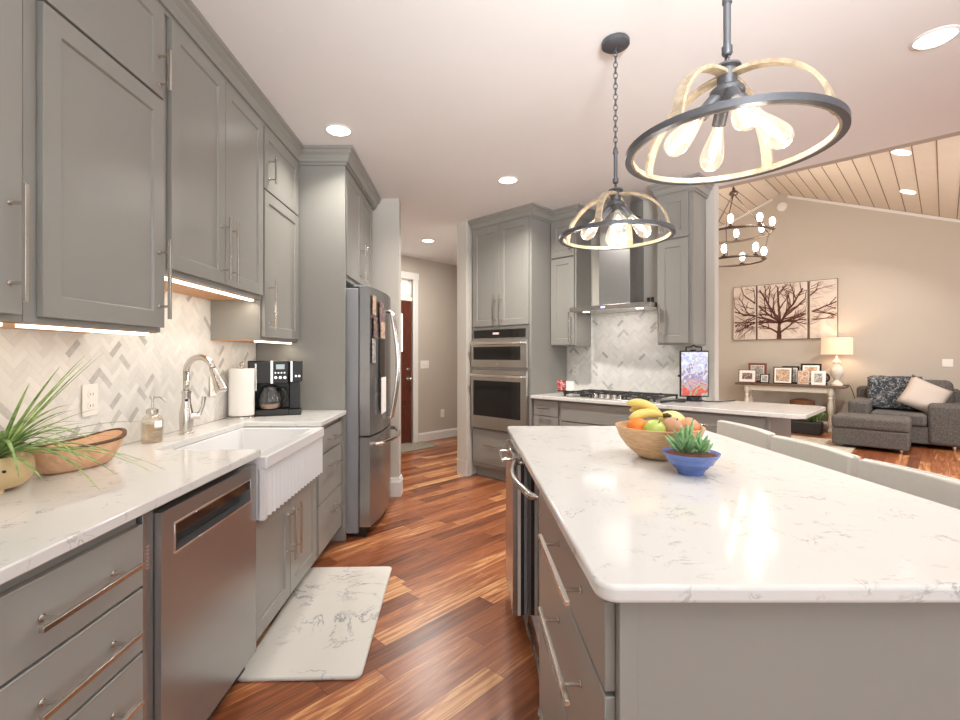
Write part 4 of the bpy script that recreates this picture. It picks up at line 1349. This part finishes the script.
# chair-and-a-half, ottoman
def cushion(m, x0, x1, y0, y1, z0, z1): return m.box(x0, x1, y0, y1, z0, z1)
t = thing('armchair', 'wide charcoal tweed armchair against the far wall', 'armchair', -0.41, 9.7, 0, RR)
U0, U1, V0, V1 = -1.03, 0.20, 9.17, 10.22
MB().box(U0 + 0.02, U1 - 0.02, V0 + 0.03, V1 - 0.02, 0.06, 0.30).build('chair_base', SOFA, t, bevel=0.02, bseg=3)
MB().box(U0, U0 + 0.25, V0, V1 - 0.08, 0.06, 0.62).build('arm', SOFA, t, bevel=0.05, bseg=4)
MB().box(U1 - 0.36, U1, V0, V1 - 0.08, 0.06, 0.62).build('arm', SOFA, t, bevel=0.05, bseg=4)
MB().box(U0 + 0.02, U1 - 0.02, V1 - 0.25, V1, 0.06, 0.80).build('back_frame', SOFA, t, bevel=0.06, bseg=4)
MB().box(U0 + 0.255, U1 - 0.365, V0 - 0.01, V1 - 0.30, 0.30, 0.47).build('seat_cushion', SOFA, t, bevel=0.045, bseg=4)
m = MB().box(U0 + 0.17, U1 - 0.10, V1 - 0.46, V1 - 0.2, 0.45, 0.93)
m.build('back_cushion', SOFA, t, bevel=0.09, bseg=5)
for u, v in ((U0 + 0.1, V0 + 0.08), (U1 - 0.1, V0 + 0.08), (U0 + 0.1, V1 - 0.1), (U1 - 0.1, V1 - 0.1)):
    MB().cyl((u, v, 0), (u, v, 0.07), 0.02, 12, 0.028).build('foot', NICKEL, t, smooth=True)
t = thing('ottoman', 'charcoal tweed ottoman in front of the armchair', 'ottoman', -0.75, 8.72, 0, RR)
MB().box(-1.12, -0.32, 8.44, 9.00, 0.05, 0.28).build('ottoman_base', SOFA, t, bevel=0.02, bseg=3)
MB().box(-1.13, -0.31, 8.43, 9.01, 0.28, 0.45).build('ottoman_cushion', SOFA, t, bevel=0.045, bseg=4)
for u in (-1.04, -0.40):
    for v in (8.52, 8.92):
        MB().cyl((u, v, 0.0145 if u < -0.9 else 0), (u, v, 0.055), 0.018, 12, 0.025).build('foot', NICKEL, t, smooth=True)
# throw pillow
m = MB()
n = 10
top = [[None] * (n + 1) for _ in range(n + 1)]
bot = [[None] * (n + 1) for _ in range(n + 1)]
for i in range(n + 1):
    for j in range(n + 1):
        a, b = i / n * 2 - 1, j / n * 2 - 1
        pin = 1 - 0.08 * (1 - a * a) * b * b - 0.08 * (1 - b * b) * a * a
        h = 0.085 * (max(0, (1 - a ** 4) * (1 - b ** 4))) ** 0.6
        x, y = 0.25 * a * pin, 0.25 * b * pin
        top[i][j] = m.bm.verts.new((x, y, h))
        bot[i][j] = top[i][j] if (i in (0, n) or j in (0, n)) else m.bm.verts.new((x, y, -h))
for g in (top, bot):
    for i in range(n):
        for j in range(n):
            m.bm.faces.new((g[i][j], g[i + 1][j], g[i + 1][j + 1], g[i][j + 1]))
o = m.build('throw_pillow', PILLOW, smooth='all', org=(0, 0, 0))
o.location = uv(-0.20, 9.60, 0.70)
o.rotation_euler = (math.radians(62), math.radians(28), RR + 0.15)
tag(o, 'pale square throw pillow tilted on the armchair', 'pillow')
# throw blanket draped over the back cushion
m = MB()
prof = [(9.62, 0.50), (9.69, 0.62), (9.72, 0.78), (9.735, 0.90), (9.79, 0.95), (9.90, 0.955), (10.0, 0.95), (10.06, 0.90), (10.24, 0.80), (10.25, 0.70)]
rows = []
for i in range(13):
    s = i / 12
    u = -0.88 + 0.62 * s
    rows.append([m.bm.verts.new((u + 0.06 * (1 - q / 9), v - 0.012 + 0.006 * math.sin(i * 1.9 + q), z + 0.006 * math.sin(i * 1.3 + q * 2) - (0.02 if i in (0,) else 0))) for q, (v, z) in enumerate(prof)])
for A, B in zip(rows, rows[1:]):
    for q in range(len(prof) - 1):
        m.bm.faces.new((A[q], A[q + 1], B[q + 1], B[q]))
o = m.build('throw_blanket', THROW, rot=RR, smooth='all')
sd = o.modifiers.new('thickness', 'SOLIDIFY'); sd.thickness = 0.02; sd.offset = 1
tag(o, 'dark patterned throw blanket draped over the armchair back', 'blanket')


# ------------------------------------------------------------------ plates on walls
def plate(name, label, rot, a, b, z, w_, h_, kind, cat, group=None):
    t = thing(name, label, cat, a, b, z - h_ / 2, rot, group)
    MB().box(a - w_ / 2, a + w_ / 2, b - 0.006, b, z - h_ / 2, z + h_ / 2).build('cover_plate', PLASTIC, t, bevel=0.003)
    if kind == 'outlet':
        for s in (-1, 1):
            s_ = MB().cyl((a, b - 0.006, z + s * 0.022), (a, b - 0.009, z + s * 0.022), 0.017, 16).build('socket', PLASTIC, t, smooth=True)
            MB().box(a - 0.008, a - 0.006, b - 0.0095, b - 0.009, z + s * 0.022 - 0.004, z + s * 0.022 + 0.006).box(a + 0.006, a + 0.008, b - 0.0095, b - 0.009, z + s * 0.022 - 0.004, z + s * 0.022 + 0.006).build('slot', BLACK, s_)
    else:
        n = kind
        for k in range(n):
            x = a + (k - (n - 1) / 2) * 0.046
            MB().box(x - 0.005, x + 0.005, b - 0.014, b - 0.006, z - 0.012, z + 0.012).build('toggle', PLASTIC, t, bevel=0.001)
    return t
plate('power_outlet', 'cream outlet plate on the herringbone tiles behind the wooden bowl', RL, 1.856, 1.4625, 1.125, 0.076, 0.125, 'outlet', 'outlet')
plate('power_outlet', 'outlet plate on the tiles half hidden by the faucet head', RL, 2.76, 1.4625, 1.12, 0.072, 0.115, 'outlet', 'outlet')
plate('power_outlet', 'outlet plate on the tiles beside the oven tower', RR, -2.70, 4.3075, 1.145, 0.072, 0.115, 'outlet', 'outlet')
# hall wall plates: frame with b = -u side; face towards +u
def hall_plate(name, label, v, z, w_, h_, n, cat):
    t = thing(name, label, cat, HU, v, z - h_ / 2, RR)
    MB().box(HU, HU + 0.006, v - w_ / 2, v + w_ / 2, z - h_ / 2, z + h_ / 2).build('cover_plate', PLASTIC, t, bevel=0.002)
    for k in range(n):
        x = v + (k - (n - 1) / 2) * 0.046
        MB().box(HU + 0.006, HU + 0.014, x - 0.005, x + 0.005, z - 0.012, z + 0.012).build('toggle', PLASTIC, t)
    return t
hall_plate('light_switch', 'triple light switch plate beside the entry door', 4.66, 1.155, 0.165, 0.12, 3, 'switch')
hall_plate('power_outlet', 'outlet low on the hall wall above the baseboard', 5.02, 0.39, 0.075, 0.12, 1, 'outlet')
plate('light_switch', 'white switch plate on the far wall above the armchair', RR, 0.04, LV, 1.18, 0.12, 0.12, 2, 'switch')

# ------------------------------------------------------------------ sink-side objects
# faucet
fxx, fyy, z0 = -1.372, 2.345, 0.915
t = thing('faucet', 'brushed nickel gooseneck faucet behind the farmhouse sink', 'faucet', fxx, fyy, z0)
MB().lathe([(0, 0), (0.032, 0), (0.032, 0.008), (0.028, 0.012), (0.031, 0.05), (0.031, 0.10), (0.026, 0.125), (0.021, 0.15), (0.019, 0.19), (0.022, 0.20), (0.022, 0.208), (0.016, 0.212), (0, 0.212)], (fxx, fyy, z0), 24).build('faucet_body', NICKEL, t, smooth=True)
pts = [(fxx, fyy, z0 + 0.20), (fxx, fyy, z0 + 0.30)]
R = 0.074
for i in range(13):
    a = PI - PI * 0.93 * i / 12
    pts.append((fxx + R + R * math.cos(a), fyy - 0.03 * i / 12, z0 + 0.30 + R * math.sin(a)))
MB().tube(pts, 0.0145, 14, up=(0, 1, 0)).build('spout', NICKEL, t, smooth='all')
e = Vector(pts[-1]); d = (Vector(pts[-1]) - Vector(pts[-2])).normalized(); d = (d + Vector((0.12, 0, 0))).normalized()
MB().lathe([(0.0155, 0), (0.016, 0.02), (0.019, 0.05), (0.028, 0.10), (0.029, 0.115), (0.024, 0.12), (0, 0.12)], e, 20, axis=d).build('spray_head', NICKEL, t, smooth=True)
m = MB().cyl((fxx + 0.02, fyy, z0 + 0.085), (fxx + 0.055, fyy + 0.02, z0 + 0.085), 0.018, 14)
m.tube([(fxx + 0.052, fyy + 0.018, z0 + 0.09), (fxx + 0.068, fyy + 0.024, z0 + 0.13), (fxx + 0.072, fyy + 0.028, z0 + 0.18)], [0.011, 0.008, 0.011], 10)
m.build('lever_handle', NICKEL, t, smooth=True)
MB().cyl((fxx + 0.012, fyy - 0.0185, z0 + 0.165), (fxx + 0.014, fyy - 0.0215, z0 + 0.165), 0.007, 12).build('sensor', BLACK, t)

# soap dispenser
sx_, sy_ = -1.385, 2.11
t = thing('soap_dispenser', 'clear glass soap dispenser with nickel pump left of faucet', 'soap dispenser', sx_, sy_, z0)
MB().lathe([(0, 0.002), (0.040, 0.0), (0.043, 0.006), (0.043, 0.095), (0.036, 0.112), (0.022, 0.122), (0.022, 0.13), (0.0, 0.13)], (sx_, sy_, z0), 8).build('bottle', AMBER, t, smooth=True)
MB().lathe([(0, 0.005), (0.037, 0.005), (0.037, 0.085), (0, 0.085)], (sx_, sy_, z0), 24).build('soap', clear_glass('soap_liquid', (0.86, 0.80, 0.72, 1), 0.1), t, smooth=True)
m = MB().lathe([(0, 0.128), (0.024, 0.128), (0.024, 0.145), (0.012, 0.150), (0.005, 0.152), (0.005, 0.19), (0.010, 0.192), (0.010, 0.203), (0, 0.204)], (sx_, sy_, z0), 18)
m.tube([(sx_, sy_, z0 + 0.196), (sx_ + 0.03, sy_, z0 + 0.199), (sx_ + 0.05, sy_, z0 + 0.190), (sx_ + 0.058, sy_, z0 + 0.178)], 0.004, 8)
m.build('pump', NICKEL, t, smooth=True)

# paper towels
px_, py_ = -1.375, 2.93
t = thing('paper_towel_holder', 'roll of white paper towels on a nickel holder', 'paper towels', px_, py_, z0)
MB().lathe([(0, 0), (0.083, 0), (0.085, 0.006), (0.083, 0.012), (0.02, 0.016), (0, 0.016)], (px_, py_, z0), 32).build('holder_base', NICKEL, t, smooth=True)
m = MB().cyl((px_, py_, z0 + 0.01), (px_, py_, z0 + 0.325), 0.006, 12)
m.torus((px_, py_, z0 + 0.328), 0.014, 0.004, 18, 8, axis=(0.3, 1, 0)).build('holder_post', NICKEL, t, smooth=True)
MB().lathe([(0.02, 0.018), (0.072, 0.018), (0.0725, 0.025), (0.0725, 0.295), (0.072, 0.302), (0.02, 0.302), (0.02, 0.018)], (px_, py_, z0), 40).build('paper_roll', PAPER, t, smooth=True)

# coffee maker (local frame: front -y, turned a little to the right)
t = thing('coffee_maker', 'black two-way drip coffee maker with glass carafe', 'coffee maker', 0, 0, 0)
ORG[t.name] = (0, 0, 0)
MB().box(-0.155, 0.085, -0.085, 0.085, 0.0, 0.04).build('warming_base', BLACK, t, bevel=0.008)
MB().box(-0.155, -0.115, -0.08, 0.085, 0.04, 0.345).box(-0.12, 0.085, 0.02, 0.085, 0.04, 0.345).build('water_tower', BLACK, t, bevel=0.005)
hd = MB().box(-0.155, 0.085, -0.085, 0.06, 0.205, 0.348).build('brew_head', BLACK, t, bevel=0.006)
MB().box(-0.02, -0.007, -0.088, -0.084, 0.205, 0.348).build('trim_strip', CHROME, hd)
MB().box(0.012, 0.062, -0.088, -0.084, 0.295, 0.325).build('clock_display', plain('pale_lcd', rgb(176, 196, 206), 0.2), hd)
m = MB()
for k in range(4):
    m.cyl((0.008 + k * 0.018, -0.085, 0.272), (0.008 + k * 0.018, -0.089, 0.272), 0.005, 10)
for k in range(3):
    m.cyl((0.010 + k * 0.027, -0.085, 0.242), (0.010 + k * 0.027, -0.090, 0.242), 0.009, 12)
m.build('buttons', CHROME, hd)
MB().box(-0.112, -0.102, -0.0885, -0.084, 0.16, 0.33).build('level_gauge', CHROME, t)
s_ = MB().box(0.088, 0.165, -0.075, 0.04, 0.215, 0.345).build('side_brewer', BLACK, t, bevel=0.005)
MB().box(0.098, 0.108, -0.079, -0.074, 0.215, 0.345).build('trim_strip', CHROME, s_)
MB().cyl((0.13, -0.075, 0.25), (0.13, -0.08, 0.25), 0.007, 10).cyl((0.15, -0.075, 0.25), (0.15, -0.08, 0.25), 0.007, 10).build('buttons', CHROME, s_)
MB().box(0.075, 0.16, -0.075, 0.05, 0.0, 0.035).build('drip_tray', BLACK, t, bevel=0.006)
MB().box(0.085, 0.15, -0.01, 0.05, 0.035, 0.22).build('side_tower', BLACK, t, bevel=0.004)
cf = MB().lathe([(0.060, 0.0), (0.074, 0.012), (0.078, 0.050), (0.070, 0.095), (0.054, 0.125), (0.052, 0.135)], (-0.03, -0.035, 0.044), 28).build('carafe', GLASS, t, smooth='all')
MB().lathe([(0, 0.002), (0.055, 0.002), (0.064, 0.014), (0.066, 0.030), (0, 0.030)], (-0.03, -0.035, 0.044), 24).build('coffee', plain('coffee_remainder', rgb(150, 120, 100), 0.2), cf, smooth=True)
MB().lathe([(0, 0.145), (0.04, 0.143), (0.049, 0.132), (0.05, 0.12), (0, 0.12)], (-0.03, -0.035, 0.044), 24).build('carafe_lid', BLACK, cf, smooth=True)
MB().tube([(0.015, -0.055, 0.165), (0.06, -0.075, 0.165), (0.068, -0.08, 0.12), (0.04, -0.065, 0.065)], 0.009, 8, flat=1.3).build('carafe_handle', BLACK, cf, smooth='all')
t.location = (-1.235, 3.10, z0 + 0.0005)
t.rotation_euler = (0, 0, 0.28)

# carved live-edge bowl
t = thing('wooden_bowl', 'carved wooden boat bowl with dark bark rim', 'bowl', 0, 0, 0)
def bowlring(sx, sy, z, n=48, ends=0.0, wob=0.0):
    out = []
    for k in range(n):
        a = 2 * PI * k / n
        e = abs(math.sin(a)) ** 3
        out.append((sx * math.cos(a), sy * math.sin(a), z + ends * e + wob * math.sin(3 * a + 1)))
    return out
def rings(m, rs, closed=True):
    V = [[m.bm.verts.new(p) for p in r] for r in rs]
    k = len(V[0])
    for A, B in zip(V, V[1:]):
        for i in range(k):
            m.bm.faces.new((A[i], A[(i + 1) % k], B[(i + 1) % k], B[i]))
    m.bm.faces.new(V[0]); m.bm.faces.new(V[-1])
    return m
outer = [bowlring(0.045, 0.11, 0), bowlring(0.062, 0.135, 0.008), bowlring(0.085, 0.165, 0.045, ends=0.012), bowlring(0.098, 0.19, 0.083, ends=0.026, wob=0.003)]
inner = [bowlring(0.086, 0.175, 0.083, ends=0.026, wob=0.003), bowlring(0.068, 0.145, 0.045, ends=0.008), bowlring(0.03, 0.08, 0.018)]
rings(MB(), outer + inner).build('bowl_shell', BOWLIN, t, smooth=True)
n = 48
R1 = bowlring(0.0995, 0.192, 0.080, ends=0.026, wob=0.003)
R2 = bowlring(0.0995, 0.192, 0.089, ends=0.026, wob=0.003)
R3 = bowlring(0.087, 0.176, 0.089, ends=0.026, wob=0.003)
R4 = bowlring(0.087, 0.176, 0.080, ends=0.026, wob=0.003)
m = MB()
V = [[m.bm.verts.new(p) for p in r] for r in (R1, R2, R3, R4)]
for q in range(4):
    A, B = V[q], V[(q + 1) % 4]
    for i in range(n):
        m.bm.faces.new((A[i], A[(i + 1) % n], B[(i + 1) % n], B[i]))
m.build('bark_rim', BARK, t, smooth=True)
t.scale = (0.9, 0.88, 0.98)
t.location = (-1.325, 1.628, 0.9155)
t.rotation_euler = (0, 0, -0.22)

# spiky plant in tan pot
ppx, ppy = -1.34, 1.355
t = thing('potted_plant', 'spiky green plant in a tan footed pot on the sink worktop', 'plant', ppx, ppy, z0)
pot = MB().lathe([(0, 0.012), (0.064, 0.012), (0.082, 0.03), (0.09, 0.06), (0.086, 0.085), (0.072, 0.10), (0.066, 0.10), (0.066, 0.085), (0, 0.085)], (ppx, ppy, z0), 36).build('pot', TANPOT, t, smooth=True)
for k in range(3):
    a = k * 2 * PI / 3 - 0.6
    MB().cyl((ppx + 0.05 * math.cos(a), ppy + 0.05 * math.sin(a), z0), (ppx + 0.05 * math.cos(a), ppy + 0.05 * math.sin(a), z0 + 0.016), 0.013, 12).build('foot', TANPOT, pot)
MB().box(ppx + 0.02, ppx + 0.085, ppy - 0.005, ppy + 0.01, z0 + 0.098, z0 + 0.112).build('pot_lug', TANPOT, pot, bevel=0.004)
MB().cyl((ppx + 0.080, ppy - 0.05, z0 + 0.066), (ppx + 0.060, ppy - 0.04, z0 + 0.066), 0.004, 10).build('drain_hole', BLACK, pot)
MB().lathe([(0, 0.09), (0.05, 0.092), (0.0655, 0.088), (0.0655, 0.084), (0, 0.084)], (ppx, ppy, z0), 24).build('soil', SOIL, t, smooth=True)
rr = random.Random(11)
for i in range(54):
    a = rr.uniform(0, 2 * PI)
    ln = rr.uniform(0.26, 0.44)
    el = rr.uniform(0.3, 1.05)
    if math.cos(a) < -0.25:
        a = rr.uniform(-1.5, 1.5)
    droop = rr.uniform(0.10, 0.34) if el < 0.9 else 0.05
    pts = []
    for s in range(9):
        f = s / 8
        r = ln * f * math.cos(el)
        pts.append((ppx + 0.01 * math.cos(a) + r * math.cos(a), ppy + r * math.sin(a), z0 + 0.09 + ln * f * math.sin(el) - droop * f * f * ln * 2.2))
    pts = [(x, y, max(z, z0 + 0.004)) for x, y, z in pts]
    if min(p[0] for p in pts) < -1.455:
        continue
    MB().tube(pts, [0.0042, 0.006, 0.0066, 0.0066, 0.006, 0.005, 0.004, 0.0026, 0.0006], 6, flat=0.2, up=(0, 0, 1)).build('leaf', LEAF, t, smooth='all')

# ------------------------------------------------------------------ on the island: fruit bowl, succulent
bx_, by_, zi = 0.727, 1.80, 0.9155
t = thing('fruit_bowl', 'turned pale wooden bowl holding fruit on the island', 'bowl', bx_, by_, zi)
R = 0.158
prof = [(0, 0.0), (0.062, 0.0), (0.085, 0.012), (0.118, 0.042), (0.142, 0.075), (R, 0.118), (R - 0.008, 0.119), (0.134, 0.078), (0.11, 0.048), (0.075, 0.018), (0, 0.012)]
MB().lathe(prof, (bx_, by_, zi), 48).build('bowl_shell', BOWLW, t, smooth=True)
ORANGE = plain('orange_peel', rgb(238, 134, 48), 0.45, noise=0.06, bump=0.5, bscale=220)
GAPPLE = plain('green_apple_skin', rgb(178, 194, 96), 0.25, noise=0.08, scale=18)
POTATO = plain('brown_skin', rgb(186, 142, 112), 0.6, noise=0.15, scale=30)
MELON = plain('pale_melon_skin', rgb(212, 214, 142), 0.4, noise=0.08)
PEACH = plain('peach_skin', rgb(220, 152, 110), 0.5, noise=0.15, scale=18)
YEL = plain('banana_skin', rgb(232, 206, 116), 0.45, noise=0.06)
STEMB = plain('fruit_stem', rgb(86, 68, 44), 0.8)
def fruit(name, lab, cat, mat, x, y, z, r, sq=(1, 1, 1), stem=True, axis=(0.2, -0.5, 0.85)):
    t = thing(name, lab, cat, x, y, z - r * sq[2])
    m = MB()
    n = 14
    pr = []
    for i in range(n + 1):
        a = PI * i / n
        dimple = 0.12 * math.exp(-((a) / 0.35) ** 2) + 0.10 * math.exp(-((PI - a) / 0.35) ** 2) if stem else 0
        pr.append((r * math.sin(a), -r * math.cos(a) * (1 - dimple) * sq[2]))
    m.lathe(pr, (x, y, z), 24, axis=axis, sx=sq[0], sy=sq[1])
    b = m.build('fruit_body', mat, t, smooth='all')
    ax = Vector(axis).normalized()
    if stem:
        c = Vector((x, y, z)) + ax * r * 0.84
        MB().tube([c, c + ax * r * 0.32 + Vector((0.003, 0, 0))], 0.0018, 6).build('stem', STEMB, t)
fruit('orange', 'orange at the near edge of the fruit bowl, left of the green apple', 'fruit', ORANGE, bx_ - 0.096, by_ - 0.035, zi + 0.118, 0.037, stem=False)
fruit('apple', 'green apple at the front of the fruit bowl', 'fruit', GAPPLE, bx_ - 0.052, by_ - 0.088, zi + 0.114, 0.039)
fruit('pear', 'brown round pear next to the green apple', 'fruit', POTATO, bx_ + 0.020, by_ - 0.07, zi + 0.122, 0.036, sq=(1, 1, 1.06))
fruit('orange', 'orange low at the bowl front under the brown pear', 'fruit', ORANGE, bx_ + 0.052, by_ - 0.115, zi + 0.100, 0.030, stem=False)
fruit('melon', 'pale yellow-green melon at the back of the bowl', 'fruit', MELON, bx_ + 0.062, by_ + 0.03, zi + 0.125, 0.050, sq=(1.1, 1, 0.9), stem=False)
fruit('peach', 'peach coloured fruit beside the brown pear and melon', 'fruit', PEACH, bx_ + 0.088, by_ - 0.052, zi + 0.120, 0.036)
fruit('orange', 'orange at the far side of the bowl behind the succulent', 'fruit', ORANGE, bx_ + 0.125, by_ + 0.0, zi + 0.112, 0.028, stem=False)
t = thing('banana_bunch', 'bunch of yellow bananas lying on top of the fruit', 'bananas', bx_ - 0.04, by_, zi + 0.15)
cx, cy, cz = bx_ + 0.012, by_ - 0.005, zi + 0.156
for dx, dy, dz_, bow in ((-0.135, -0.03, -0.004, 0.014), (-0.125, 0.035, 0.042, 0.020), (-0.10, 0.065, 0.012, 0.02)):
    pts = []
    for i in range(9):
        f = i / 8
        pts.append((cx + dx * f, cy + dy * f, cz + dz_ * f + bow * math.sin(PI * f)))
    MB().tube(pts, [0.006, 0.009, 0.014, 0.0165, 0.0175, 0.0175, 0.0165, 0.013, 0.005], 8).build('banana', YEL, t, smooth='all')
MB().tube([(cx, cy, cz), (cx + 0.015, cy - 0.004, cz + 0.004), (cx + 0.028, cy - 0.006, cz - 0.002)], [0.009, 0.008, 0.006], 8).build('bunch_stem', STEMB, t, smooth='all')

qx, qy = 0.729, 1.552
t = thing('succulent_pot', 'green succulent in a blue ceramic bowl on the island', 'plant', qx, qy, zi)
MB().lathe([(0, 0.0), (0.038, 0.0), (0.040, 0.006), (0.046, 0.018), (0.052, 0.020), (0.062, 0.034), (0.068, 0.036), (0.074, 0.050), (0.078, 0.052), (0.087, 0.066), (0.088, 0.070), (0.083, 0.069), (0.06, 0.045), (0.0, 0.042)], (qx, qy, zi), 40).build('pot', BLUE, t, smooth=True)
MB().lathe([(0, 0.068), (0.05, 0.069), (0.080, 0.064), (0.080, 0.060), (0, 0.05)], (qx, qy, zi), 28).build('soil', SOIL, t, smooth=True)
rr = random.Random(4)
for sx0, sy0, hh, nleaf in ((-0.010, 0.0, 0.10, 9), (0.026, -0.012, 0.062, 7), (-0.030, 0.008, 0.075, 5)):
    for i in range(nleaf):
        a = i * 2.4 + rr.uniform(-0.2, 0.2)
        el = 0.45 + 0.95 * i / nleaf
        ln = hh * rr.uniform(0.75, 1.0)
        p0 = Vector((qx + sx0, qy + sy0, zi + 0.066 + 0.01 * i / nleaf))
        d0 = Vector((math.cos(a) * math.cos(el), math.sin(a) * math.cos(el), math.sin(el)))
        pts = [p0 + d0 * ln * f + Vector((0, 0, 0.012 * f * f)) for f in (0, 0.2, 0.45, 0.7, 0.9, 1.0)]
        MB().tube(pts, [0.007, 0.0105, 0.011, 0.009, 0.0045, 0.0006], 8, flat=0.5).build('leaf', SUCC, t, smooth='all')

# ------------------------------------------------------------------ peninsula objects
# tablet display
dx_, dy_ = uv(-1.475, 4.17)[:2]
t = thing('tablet_display', 'upright tablet display showing a colourful picture on the peninsula', 'display', 0, 0, 0)
MB().lathe([(0, 0), (0.062, 0), (0.066, 0.006), (0.060, 0.030), (0.05, 0.036), (0, 0.036)], (0, 0.0, 0), 28, sy=0.8).build('stand_base', BLACK, t, smooth=True)
MB().box(-0.02, 0.02, 0.015, 0.03, 0.03, 0.43).build('stand_arm', BLACK, t, bevel=0.003)
b = MB().box(-0.116, 0.116, -0.008, 0.014, 0.035, 0.42).build('tablet', BLACK, t, bevel=0.006)
MB().box(-0.106, 0.106, -0.0095, -0.0075, 0.046, 0.409).build('screen', SCREEN, b)
m = MB().tube([(-0.062, 0.01, 0.42), (-0.062, 0.01, 0.45), (-0.02, 0.01, 0.453), (0, 0.01, 0.467), (0.02, 0.01, 0.453), (0.062, 0.01, 0.45), (0.062, 0.01, 0.42)], 0.006, 8)
m.build('top_clip', BLACK, t, smooth='all')
MB().ball((-0.122, 0.005, 0.21), 0.010).build('side_knob', BLACK, t, smooth='all')
t.location = (dx_, dy_, 0.9155)
t.rotation_euler = (0, 0, -0.10)
o = MB().tube([uv(-1.42, 4.10, 0.935), uv(-1.36, 4.10, 0.925), uv(-1.30, 4.2, 0.921), uv(-1.26, 4.36, 0.921), uv(-1.24, 4.44, 0.921)], 0.005, 6).build('display_cable', BLACK, smooth='all')
tag(o, 'black cable lying on the peninsula worktop behind the tablet display', 'cable')
# little photo cards on a stand
t = thing('photo_card_stand', 'small stand with a red portrait card and a white card', 'photo holder', -2.62, 4.05, 0.915, RR)
MB().box(-2.66, -2.62, 4.02, 4.06, 0.915, 0.94).build('stand_foot', BLACK, t, bevel=0.002)
m = MB().box(-2.735, -2.54, 4.03, 4.042, 0.94, 0.95)
m.build('stand_ledge', BLACK, t)
MB().box(-2.735, -2.64, 4.028, 4.036, 0.95, 1.05).build('portrait_card', blotch_mat('red_portrait_print', [rgb(236, 222, 216), rgb(196, 60, 60), rgb(90, 40, 40)], 45, 0.4), t)
MB().box(-2.632, -2.54, 4.028, 4.036, 0.95, 1.045).build('white_card', PAPER, t)
